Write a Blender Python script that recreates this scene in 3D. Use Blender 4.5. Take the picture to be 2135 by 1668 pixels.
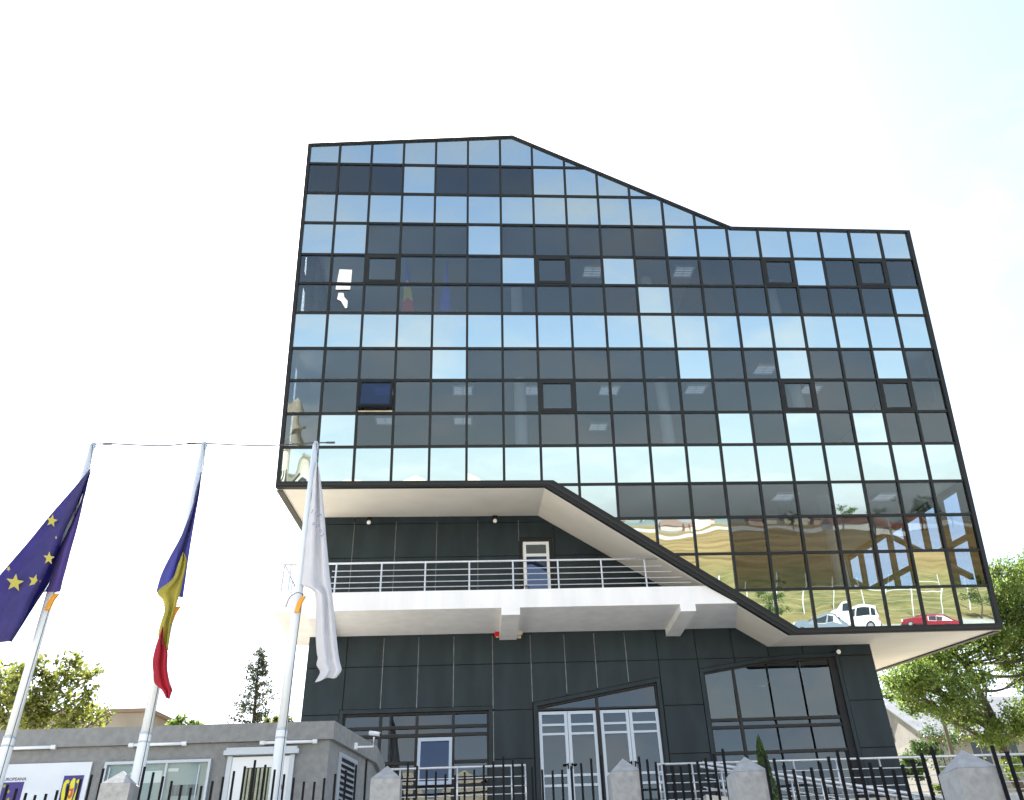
import bpy, bmesh, math, random
import numpy as np
from mathutils import Vector, Matrix

for o in list(bpy.data.objects):
    bpy.data.objects.remove(o, do_unlink=True)
SC = bpy.context.scene
COL = SC.collection
rnd = random.Random(7)
R_ = math.radians

# ------------------------------------------------------------------ camera
PHW, PHH = 2135.0, 1668.0
FPX, PPX, PPY = 1834.6823, 1116.8354, 706.1816
ROT = np.array([[0.9973854460, 0.0722243082, -0.0024333890],
                [-0.0601818827, 0.8115016313, -0.5812428438],
                [-0.0400051632, 0.5798695989, 0.8137265113]])
CAM = np.array([0.0, 0.0, 1.6])
cd = bpy.data.cameras.new('camera')
cam = bpy.data.objects.new('camera', cd)
COL.objects.link(cam)
cd.sensor_fit = 'HORIZONTAL'
cd.sensor_width = 36.0
cd.lens = FPX / PHW * 36.0
cd.shift_x = -(PPX - PHW / 2) / PHW
cd.shift_y = (PPY - PHH / 2) / PHW
cd.clip_start = 0.1
cd.clip_end = 6000
M3 = np.column_stack([ROT[:, 0], ROT[:, 2], -ROT[:, 1]])
mw = Matrix([list(M3[0]) + [CAM[0]], list(M3[1]) + [CAM[1]], list(M3[2]) + [CAM[2]], [0, 0, 0, 1]])
cam.matrix_world = mw
SC.camera = cam

# ------------------------------------------------------------------ light
SUN_EL, SUN_AZ = 47.5, -15.0          # azimuth from +Y towards +X
world = bpy.data.worlds.new('World')
SC.world = world
world.use_nodes = True
wn, wl = world.node_tree.nodes, world.node_tree.links
wn.clear()
wout = wn.new('ShaderNodeOutputWorld')
bg = wn.new('ShaderNodeBackground')
bg.inputs['Strength'].default_value = 0.10
sky = wn.new('ShaderNodeTexSky')
sky.sky_type = 'NISHITA'
sky.sun_disc = False
sky.sun_elevation = R_(SUN_EL)
sky.sun_rotation = R_(SUN_AZ)
sky.air_density = 1.0
sky.dust_density = 1.2
sky.ozone_density = 1.3
# thin cloud veil: grey-white of the local sky brightness, broken by noise
tc = wn.new('ShaderNodeTexCoord')
sepx = wn.new('ShaderNodeSeparateXYZ')
wl.new(tc.outputs['Generated'], sepx.inputs[0])
zc = wn.new('ShaderNodeMath'); zc.operation = 'MAXIMUM'; zc.inputs[1].default_value = 0.0
wl.new(sepx.outputs['Z'], zc.inputs[0])
zo = wn.new('ShaderNodeMath'); zo.operation = 'ADD'; zo.inputs[1].default_value = 0.25
wl.new(zc.outputs[0], zo.inputs[0])
cu = wn.new('ShaderNodeMath'); cu.operation = 'DIVIDE'
cv = wn.new('ShaderNodeMath'); cv.operation = 'DIVIDE'
wl.new(sepx.outputs['X'], cu.inputs[0]); wl.new(zo.outputs[0], cu.inputs[1])
wl.new(sepx.outputs['Y'], cv.inputs[0]); wl.new(zo.outputs[0], cv.inputs[1])
comb = wn.new('ShaderNodeCombineXYZ')
wl.new(cu.outputs[0], comb.inputs[0]); wl.new(cv.outputs[0], comb.inputs[1])
cn = wn.new('ShaderNodeTexNoise')
cn.inputs['Scale'].default_value = 2.6
cn.inputs['Detail'].default_value = 9.0
cn.inputs['Roughness'].default_value = 0.58
cn.inputs['Distortion'].default_value = 0.5
wl.new(comb.outputs[0], cn.inputs['Vector'])
cr = wn.new('ShaderNodeMapRange')
cr.inputs['From Min'].default_value = 0.47
cr.inputs['From Max'].default_value = 0.72
cr.inputs['To Min'].default_value = 0.04
cr.inputs['To Max'].default_value = 0.85
wl.new(cn.outputs['Fac'], cr.inputs['Value'])
bw = wn.new('ShaderNodeRGBToBW')
wl.new(sky.outputs[0], bw.inputs[0])
cl = wn.new('ShaderNodeMath'); cl.operation = 'MULTIPLY'; cl.inputs[1].default_value = 1.25
wl.new(bw.outputs[0], cl.inputs[0])
mixc = wn.new('ShaderNodeMixRGB')
wl.new(cr.outputs[0], mixc.inputs['Fac'])
wl.new(sky.outputs[0], mixc.inputs['Color1'])
wl.new(cl.outputs[0], mixc.inputs['Color2'])
# even high haze over the whole sky
veil = wn.new('ShaderNodeMixRGB')
veil.inputs['Fac'].default_value = 0.15
veil.inputs['Color2'].default_value = (4.0, 4.05, 4.1, 1)
# ground haze: the sky pales evenly all round towards the horizon
hz1 = wn.new('ShaderNodeMath'); hz1.operation = 'SUBTRACT'; hz1.inputs[0].default_value = 1.0
wl.new(zc.outputs[0], hz1.inputs[1])
hz2 = wn.new('ShaderNodeMath'); hz2.operation = 'POWER'; hz2.inputs[1].default_value = 7.0
wl.new(hz1.outputs[0], hz2.inputs[0])
hz3 = wn.new('ShaderNodeMath'); hz3.operation = 'MULTIPLY'; hz3.inputs[1].default_value = 0.85
wl.new(hz2.outputs[0], hz3.inputs[0])
bw2 = wn.new('ShaderNodeRGBToBW'); wl.new(mixc.outputs[0], bw2.inputs[0])
hcol = wn.new('ShaderNodeMixRGB'); hcol.blend_type = 'MULTIPLY'; hcol.inputs['Fac'].default_value = 1.0
hcol.inputs['Color2'].default_value = (0.93, 0.96, 1.0, 1)
wl.new(bw2.outputs[0], hcol.inputs['Color1'])
hazem = wn.new('ShaderNodeMixRGB')
wl.new(hz3.outputs[0], hazem.inputs['Fac']); wl.new(mixc.outputs[0], hazem.inputs['Color1']); wl.new(hcol.outputs[0], hazem.inputs['Color2'])
wl.new(hazem.outputs[0], veil.inputs['Color1'])
wl.new(veil.outputs[0], bg.inputs['Color'])
wl.new(bg.outputs[0], wout.inputs['Surface'])

sd = bpy.data.lights.new('sun', 'SUN')
sd.energy = 5.0
sd.angle = R_(0.53)
sd.color = (1.0, 0.95, 0.87)
sun = bpy.data.objects.new('sun', sd)
COL.objects.link(sun)
sdir = Vector((math.sin(R_(SUN_AZ)) * math.cos(R_(SUN_EL)), math.cos(R_(SUN_AZ)) * math.cos(R_(SUN_EL)), math.sin(R_(SUN_EL))))
sun.location = sdir * 60
sun.rotation_euler = sdir.to_track_quat('Z', 'Y').to_euler()

SC.view_settings.view_transform = 'Standard'
SC.view_settings.look = 'None'
SC.view_settings.gamma = 1.0
SC.view_settings.use_curve_mapping = False
SC.view_settings.exposure = 1.93
SC.render.engine = 'CYCLES'
SC.cycles.max_bounces = 10
SC.cycles.transparent_max_bounces = 16
SC.cycles.glossy_bounces = 5
SC.cycles.use_denoising = True
SC.cycles.sample_clamp_indirect = 6.0
SC.cycles.caustics_reflective = False
SC.cycles.caustics_refractive = False


# ------------------------------------------------------------------ survey helpers
def ray(x, y):
    return ROT @ np.array([(x - PPX) / FPX, 1.0, -(y - PPY) / FPX])

def at(x, y, Y):
    """point of the sight line through photo pixel (x, y) at world depth Y"""
    d = ray(x, y)
    return CAM + d * (Y / d[1])

FA = R_(11.688558)                       # the glass front leans out by this
SA, CA = math.sin(FA), math.cos(FA)
F0 = np.array([-4.711, 19.089, 14.929])  # column 0, line 7 of the glass grid
WC = 0.92
SLOPE = 0.135                            # the whole glass box rises towards its back
LINE = [-9, -5.7622, -4.7744, -3.7959, -2.791, -1.9029, -1.0274, 0.0, 0.8962, 1.7968, 2.6785, 3.6848, 4.5493, 5.4425, 6.3131, 9]
CLN = [-1, 0.9695, 1.9631, 2.9648, 3.9724, 4.9804, 5.9999, 7.0147, 8.0347, 9.0528, 10.0562, 11.0688, 12.0509, 13.0326, 14.0131, 14.999, 15.968, 16.9426, 17.9166, 21.0]
UX = [c * WC for c in CLN]
NF = np.array([0, -CA, -SA])             # outward normal of the glass front

def fp(u, v, d=0.0):
    """glass-front frame: u along, v down the slope, d inward along the normal"""
    return F0 + np.array([u, SA * v, -CA * v]) - NF * d

def bp(u, v, t):
    """glass box frame: t metres back along the box"""
    return F0 + np.array([u, SA * v, -CA * v]) + np.array([0, t, SLOPE * t])


# ------------------------------------------------------------------ materials
def mat(name):
    m = bpy.data.materials.new(name)
    m.use_nodes = True
    m.node_tree.nodes.clear()
    return m, m.node_tree.nodes, m.node_tree.links

def solid(name, col, rough=0.6, metal=0.0, spec=0.5, noise=0.0, nscale=8.0, bump=0.0, bscale=40.0, trans=0.0, stretch=None, emit=0.0):
    m, n, l = mat(name)
    out = n.new('ShaderNodeOutputMaterial')
    b = n.new('ShaderNodeBsdfPrincipled')
    b.inputs['Roughness'].default_value = rough
    b.inputs['Metallic'].default_value = metal
    b.inputs['Specular IOR Level'].default_value = spec
    b.inputs['Base Color'].default_value = (*col, 1)
    if emit:
        b.inputs['Emission Color'].default_value = (*col, 1)
        b.inputs['Emission Strength'].default_value = emit
    tcn = n.new('ShaderNodeTexCoord')
    vec = tcn.outputs['Object']
    if stretch:
        mp = n.new('ShaderNodeMapping')
        mp.inputs['Scale'].default_value = stretch
        l.new(vec, mp.inputs['Vector'])
        vec = mp.outputs[0]
    if noise:
        t = n.new('ShaderNodeTexNoise')
        t.inputs['Scale'].default_value = nscale
        t.inputs['Detail'].default_value = 6
        l.new(vec, t.inputs['Vector'])
        r = n.new('ShaderNodeMapRange')
        r.inputs['From Min'].default_value = 0.3
        r.inputs['From Max'].default_value = 0.7
        r.inputs['To Min'].default_value = 1 - noise
        r.inputs['To Max'].default_value = 1 + noise
        l.new(t.outputs['Fac'], r.inputs['Value'])
        mx = n.new('ShaderNodeMixRGB'); mx.blend_type = 'MULTIPLY'; mx.inputs['Fac'].default_value = 1
        mx.inputs['Color1'].default_value = (*col, 1)
        l.new(r.outputs[0], mx.inputs['Color2'])
        l.new(mx.outputs[0], b.inputs['Base Color'])
    if bump:
        t2 = n.new('ShaderNodeTexNoise')
        t2.inputs['Scale'].default_value = bscale
        t2.inputs['Detail'].default_value = 5
        l.new(vec, t2.inputs['Vector'])
        bn = n.new('ShaderNodeBump')
        bn.inputs['Strength'].default_value = bump
        bn.inputs['Distance'].default_value = 0.02
        l.new(t2.outputs['Fac'], bn.inputs['Height'])
        l.new(bn.outputs[0], b.inputs['Normal'])
    if trans:
        tr = n.new('ShaderNodeBsdfTranslucent')
        tr.inputs['Color'].default_value = (*[min(1, c * 1.25) for c in col], 1)
        ms = n.new('ShaderNodeMixShader')
        ms.inputs['Fac'].default_value = trans
        l.new(b.outputs[0], ms.inputs[1]); l.new(tr.outputs[0], ms.inputs[2])
        l.new(ms.outputs[0], out.inputs['Surface'])
    else:
        l.new(b.outputs[0], out.inputs['Surface'])
    return m

def glass(name, refl, tint, fac, body=None, warp=0.02, wscale=0.9, fres=0.1):
    """sheet glass: mirror layer over a tinted see-through (or opaque) body; rolled glass is never quite flat"""
    m, n, l = mat(name)
    out = n.new('ShaderNodeOutputMaterial')
    g = n.new('ShaderNodeBsdfGlossy')
    g.inputs['Roughness'].default_value = 0.0
    g.inputs['Color'].default_value = (*refl, 1)
    if body is None:
        t = n.new('ShaderNodeBsdfTransparent')
        t.inputs['Color'].default_value = (*tint, 1)
    else:
        t = n.new('ShaderNodeBsdfDiffuse')
        t.inputs['Color'].default_value = (*body, 1)
    # Schlick: the same on both faces of the sheet
    ge = n.new('ShaderNodeNewGeometry')
    dp = n.new('ShaderNodeVectorMath'); dp.operation = 'DOT_PRODUCT'
    l.new(ge.outputs['Normal'], dp.inputs[0]); l.new(ge.outputs['Incoming'], dp.inputs[1])
    ab = n.new('ShaderNodeMath'); ab.operation = 'ABSOLUTE'; l.new(dp.outputs['Value'], ab.inputs[0])
    om = n.new('ShaderNodeMath'); om.operation = 'SUBTRACT'; om.inputs[0].default_value = 1.0; l.new(ab.outputs[0], om.inputs[1])
    pw = n.new('ShaderNodeMath'); pw.operation = 'POWER'; pw.inputs[1].default_value = 5.0; l.new(om.outputs[0], pw.inputs[0])
    ad = n.new('ShaderNodeMath'); ad.operation = 'MULTIPLY_ADD'
    ad.inputs[1].default_value = 1 - fac; ad.inputs[2].default_value = fac
    ad.use_clamp = True
    l.new(pw.outputs[0], ad.inputs[0])
    ms = n.new('ShaderNodeMixShader')
    l.new(ad.outputs[0], ms.inputs['Fac'])
    l.new(t.outputs[0], ms.inputs[1]); l.new(g.outputs[0], ms.inputs[2])
    l.new(ms.outputs[0], out.inputs['Surface'])
    if warp:
        tcn = n.new('ShaderNodeTexCoord')
        oi = n.new('ShaderNodeObjectInfo')
        va = n.new('ShaderNodeVectorMath'); va.operation = 'ADD'
        mu = n.new('ShaderNodeMath'); mu.operation = 'MULTIPLY'; mu.inputs[1].default_value = 83.0
        l.new(oi.outputs['Random'], mu.inputs[0])
        l.new(tcn.outputs['Object'], va.inputs[0]); l.new(mu.outputs[0], va.inputs[1])
        nz = n.new('ShaderNodeTexNoise')
        nz.inputs['Scale'].default_value = wscale
        nz.inputs['Detail'].default_value = 1.0
        l.new(va.outputs[0], nz.inputs['Vector'])
        bn = n.new('ShaderNodeBump')
        bn.inputs['Strength'].default_value = 1.0
        bn.inputs['Distance'].default_value = warp
        l.new(nz.outputs['Fac'], bn.inputs['Height'])
        l.new(bn.outputs[0], g.inputs['Normal'])
    return m

MIRROR = glass('mirror_glass', (0.81, 0.975, 0.99), None, 0.45, body=(0.02, 0.025, 0.03), warp=0.003, wscale=1.0)
MIRROR_W = glass('warped_mirror_glass', (0.81, 0.975, 0.99), None, 0.45, body=(0.02, 0.025, 0.03), warp=0.05, wscale=0.8)
TINT = glass('tinted_glass', (0.92, 1.0, 1.0), (0.60, 0.65, 0.69), 0.058, warp=0.0025, wscale=1.0)
TINT_W = glass('warped_tinted_glass', (0.92, 1.0, 1.0), (0.50, 0.55, 0.60), 0.10, warp=0.04, wscale=0.8)
CLEAR = glass('clear_glass', (1, 1, 1), (0.88, 0.92, 0.92), 0.012, warp=0)
SKYGL = glass('blue_glass', (0.62, 0.75, 0.95), (0.12, 0.18, 0.32), 0.13, warp=0.006)  # blue of the reflected high sky put into the glass colour
WINGL = glass('ground_window_glass', (0.95, 1.0, 1.0), (0.36, 0.40, 0.44), 0.075, warp=0.004, wscale=1.2)
FRAME = solid('anthracite_aluminium', (0.013, 0.016, 0.018), 0.5, 0.0, 0.22, noise=0.15, nscale=3)
FRAME2 = solid('bronze_aluminium', (0.020, 0.020, 0.020), 0.45, 0.0, 0.25)
CLAD = solid('slate_cladding', (0.018, 0.029, 0.034), 0.5, 0.0, 0.25, noise=0.25, nscale=1.6, stretch=(1.6, 1.6, 0.45), bump=0.03, bscale=90)
JOINT = solid('joint_metal', (0.16, 0.17, 0.17), 0.4, 0.6, noise=0.4, nscale=6)
DARK = solid('joint_shadow', (0.012, 0.014, 0.016), 0.8)  # near-black for the open joints, and for shade painted at jamb and door pane
WHITE = solid('white_render', (0.83, 0.82, 0.80), 0.75, noise=0.06, nscale=2.2, bump=0.06, bscale=60, stretch=(1.5, 1.5, .3))
SOFF = solid('soffit_render', (0.84, 0.79, 0.69), 0.8, noise=0.06, nscale=0.9, bump=0.05, bscale=50)
INOX = solid('brushed_steel', (0.70, 0.71, 0.72), 0.38, 0.65, noise=0.1, nscale=20)
PVC = solid('white_pvc', (0.76, 0.80, 0.83), 0.35)
ALU = solid('pale_aluminium', (0.44, 0.50, 0.56), 0.4, 0.3)
CEIL = solid('ceiling_tiles', (0.42, 0.44, 0.46), 0.8)
INTW = solid('interior_wall', (0.16, 0.16, 0.16), 0.8)
FLOORM = solid('interior_floor', (0.12, 0.11, 0.10), 0.7)
COLM = solid('column_plaster', (0.70, 0.70, 0.68), 0.7)
STEEL = solid('dark_steel', (0.05, 0.045, 0.04), 0.5)
CONC = solid('pillar_concrete', (0.34, 0.35, 0.35), 0.85, noise=0.16, nscale=14, bump=0.25, bscale=70)
CONC2 = solid('guardhouse_render', (0.24, 0.25, 0.25), 0.9, noise=0.13, nscale=10, bump=0.5, bscale=55)
IRON = solid('black_iron', (0.007, 0.008, 0.010), 0.6, 0.0, 0.12)
POLE = solid('white_enamel', (0.72, 0.78, 0.82), 0.35, noise=0.06, nscale=5, stretch=(1, 1, 0.2))
ORANGE = solid('orange_plastic', (0.75, 0.33, 0.03), 0.4)
EUB = solid('flag_blue', (0.068, 0.060, 0.215), 0.85, trans=0.5, noise=0.15, nscale=5, bump=.5, bscale=9)
ROB = solid('flag_cobalt', (0.11, 0.11, 0.32), 0.85, trans=0.55, noise=0.1, nscale=5, bump=.5, bscale=9)
ROY = solid('flag_yellow', (0.47, 0.42, 0.08), 0.85, trans=0.4, noise=0.1, nscale=5, bump=.5, bscale=9)
ROR = solid('flag_red', (0.42, 0.02, 0.04), 0.85, trans=0.3, noise=0.12, nscale=6, bump=.5, bscale=9)
FLW = solid('flag_white', (0.72, 0.73, 0.76), 0.85, trans=0.35, noise=0.05, nscale=4, bump=.5, bscale=9)
STARY = solid('star_yellow', (0.40, 0.36, 0.07), 0.8)
INKB = solid('blue_print', (0.05, 0.035, 0.20), 0.6)
INKY = solid('yellow_print', (0.70, 0.66, 0.03), 0.6)
INKR = solid('red_print', (0.55, 0.10, 0.05), 0.6)
INKK = solid('dark_print', (0.03, 0.03, 0.05), 0.6)
INKV = solid('violet_print', (0.22, 0.20, 0.36), 0.7)
BOARD = solid('board_white', (0.66, 0.72, 0.78), 0.5, noise=0.06, nscale=2)
NOTICE = solid('notice_backing', (0.42, 0.47, 0.47), 0.6, noise=0.05, nscale=3)
PAPER = solid('paper', (0.85, 0.86, 0.86), 0.8)
BLIND = solid('cream_blind', (0.62, 0.57, 0.42), 0.8, noise=0.2, nscale=8)
REDP = solid('red_plastic', (0.62, 0.01, 0.01), 0.35)
CREAMP = solid('cream_plastic', (0.65, 0.58, 0.45), 0.4)
LAMPG = solid('lamp_lens', (0.75, 0.74, 0.68), 0.2)
TUBE = solid('tube_light', (0.60, 0.64, 0.68), 0.3, emit=0.17)
DIFFUSER = solid('tube_diffuser', (0.80, 0.84, 0.86), 0.3)


# ------------------------------------------------------------------ mesh helpers
class MB:
    def __init__(s):
        s.v, s.f, s.m = [], [], []
    def add(s, verts, faces, mi=0):
        b = len(s.v)
        s.v += [tuple(float(c) for c in p) for p in verts]
        for f in faces:
            s.f.append([b + i for i in f]); s.m.append(mi)
        return s
    def hexa(s, p, mi=0):      # 8 points: bottom 0-3, top 4-7
        return s.add(p, [(3, 2, 1, 0), (4, 5, 6, 7), (0, 1, 5, 4), (1, 2, 6, 5), (2, 3, 7, 6), (3, 0, 4, 7)], mi)
    def box(s, x0, y0, z0, x1, y1, z1, mi=0):
        return s.hexa([(x0, y0, z0), (x1, y0, z0), (x1, y1, z0), (x0, y1, z0), (x0, y0, z1), (x1, y0, z1), (x1, y1, z1), (x0, y1, z1)], mi)
    def prism(s, a, b, mi=0):  # two matching rings
        n = len(a)
        fs = [list(range(n - 1, -1, -1)), list(range(n, 2 * n))]
        for i in range(n):
            j = (i + 1) % n
            fs.append([i, j, n + j, n + i])
        return s.add(list(a) + list(b), fs, mi)
    def tube(s, pts, rad, seg=8, mi=0, cap=True):
        pts = [Vector(p) for p in pts]
        if not hasattr(rad, '__len__'):
            rad = [rad] * len(pts)
        rings = []
        for i, p in enumerate(pts):
            d = (pts[min(i + 1, len(pts) - 1)] - pts[max(i - 1, 0)])
            d.normalize()
            up = Vector((0, 0, 1)) if abs(d.z) < 0.9 else Vector((1, 0, 0))
            a = d.cross(up).normalized(); b = d.cross(a)
            rings.append([p + (a * math.cos(2 * math.pi * k / seg) + b * math.sin(2 * math.pi * k / seg)) * rad[i] for k in range(seg)])
        vs = [q for r in rings for q in r]
        fs = []
        for i in range(len(pts) - 1):
            for k in range(seg):
                k2 = (k + 1) % seg
                fs.append([i * seg + k, i * seg + k2, (i + 1) * seg + k2, (i + 1) * seg + k])
        if cap:
            fs.append(list(range(seg - 1, -1, -1)))
            fs.append([(len(pts) - 1) * seg + k for k in range(seg)])
        return s.add(vs, fs, mi)
    def build(s, name, mats, parent=None, smooth=False, fix=True):
        me = bpy.data.meshes.new(name)
        org = ORG.get(parent.name, Vector((0, 0, 0))) if parent else Vector((0, 0, 0))
        me.from_pydata([(v[0] - org.x, v[1] - org.y, v[2] - org.z) for v in s.v], [], s.f)
        if not isinstance(mats, (list, tuple)):
            mats = [mats]
        for m in mats:
            me.materials.append(m)
        if len(mats) > 1:
            me.polygons.foreach_set('material_index', s.m)
        if fix:
            bm = bmesh.new(); bm.from_mesh(me)
            bmesh.ops.recalc_face_normals(bm, faces=bm.faces)
            bm.to_mesh(me); bm.free()
        if smooth:
            me.polygons.foreach_set('use_smooth', [True] * len(me.polygons))
        me.update()
        o = bpy.data.objects.new(name, me)
        COL.objects.link(o)
        if parent:
            o.parent = parent
            ORG[o.name] = org
        return o

ORG = {}

def thing(name, loc, label, cat, group=None):
    o = bpy.data.objects.new(name, None)
    COL.objects.link(o)
    o.location = loc
    o.empty_display_size = 0.2
    o['label'] = label; o['category'] = cat
    if group:
        o['group'] = group
    ORG[o.name] = Vector(loc)
    return o

def tag(o, label, cat, group=None):
    o['label'] = label; o['category'] = cat
    if group:
        o['group'] = group
    return o

def struct(o):
    o['kind'] = 'structure'
    return o

def clip(poly, a, b, c):
    """keep the part of a 2-D polygon with a*x + b*y <= c"""
    out = []
    n = len(poly)
    for i in range(n):
        p, q = poly[i], poly[(i + 1) % n]
        dp, dq = a * p[0] + b * p[1] - c, a * q[0] + b * q[1] - c
        if dp <= 0:
            out.append(p)
        if (dp < 0 < dq) or (dq < 0 < dp):
            t = dp / (dp - dq)
            out.append((p[0] + (q[0] - p[0]) * t, p[1] + (q[1] - p[1]) * t))
    return out

def area(poly):
    return 0.5 * sum(poly[i][0] * poly[(i + 1) % len(poly)][1] - poly[(i + 1) % len(poly)][0] * poly[i][1] for i in range(len(poly))) if len(poly) > 2 else 0.0

def ccw(poly):
    return poly if area(poly) > 0 else poly[::-1]

def minus(polys, hole):
    """convex pieces minus one convex hole"""
    hole = ccw(hole)
    res = []
    for p in polys:
        rest = p
        for i in range(len(hole)):
            x0, y0 = hole[i]; x1, y1 = hole[(i + 1) % len(hole)]
            nx, ny = y1 - y0, -(x1 - x0)          # outward
            c = nx * x0 + ny * y0
            out = clip(rest, -nx, -ny, -c)
            if abs(area(out)) > 1e-4:
                res.append(out)
            rest = clip(rest, nx, ny, c)
            if abs(area(rest)) < 1e-5:
                break
    return res

def inset(poly, ws):
    """offset each edge of a polygon inward by its own width"""
    n = len(poly)
    s = 1 if area(poly) > 0 else -1
    L = []
    for i in range(n):
        (x0, y0), (x1, y1) = poly[i], poly[(i + 1) % n]
        dx, dy = x1 - x0, y1 - y0
        k = math.hypot(dx, dy)
        nx, ny = -dy / k * s, dx / k * s
        L.append((nx, ny, nx * x0 + ny * y0 + ws[i]))
    out = []
    for i in range(n):
        a, b = L[i - 1], L[i]
        det = a[0] * b[1] - a[1] * b[0]
        out.append(((a[2] * b[1] - a[1] * b[2]) / det, (a[0] * b[2] - a[2] * b[0]) / det))
    return out

def catmull(P, k):
    """smooth a row of points"""
    P = [np.array(p, float) for p in P]
    out = []
    for i in range(len(P) - 1):
        p0 = P[max(i - 1, 0)]; p1 = P[i]; p2 = P[i + 1]; p3 = P[min(i + 2, len(P) - 1)]
        for j in range(k):
            t = j / k
            out.append(0.5 * ((2 * p1) + (p2 - p0) * t + (2 * p0 - 5 * p1 + 4 * p2 - p3) * t * t + (3 * p1 - p0 - 3 * p2 + p3) * t ** 3))
    out.append(P[-1])
    return out

# ------------------------------------------------------------------ ground
def hgt(x, y):
    if y >= 0:
        prof = [(0, 0), (3, 0.15), (8, 1.1), (12.5, 1.9), (16, 2.7), (19.2, 3.4), (19.8, 4.1), (20.5, 4.15), (34, 4.2), (40, 5.2), (52, 8.6), (90, 9.5), (300, 10), (3000, 10)]
        d = y
    else:
        prof = [(0, 0), (6, 0.0), (22, 0.4), (28, 1.7), (34, 2.0), (38, 2.4), (60, 4.4), (95, 8.2), (125, 8.75), (260, 9.0), (420, 10), (700, 11), (1500, 17), (3000, 24)]
        d = -y
    for (a, za), (b, zb) in zip(prof, prof[1:]):
        if d <= b:
            t = (d - a) / (b - a)
            return za + (zb - za) * t
    return prof[-1][1]

def ridge(x, y):
    d = max(0.0, -y - 36)
    k = min(1.0, d / 25) * max(0, 1 - d / 140) if d < 140 else 0
    return 0.6 * k * (0.55 * math.sin(x * 0.11 + 0.03 * y) + 0.35 * math.sin(y * 0.21 + x * 0.05) + 0.2 * math.sin(x * 0.41 + y * 0.33))

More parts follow.
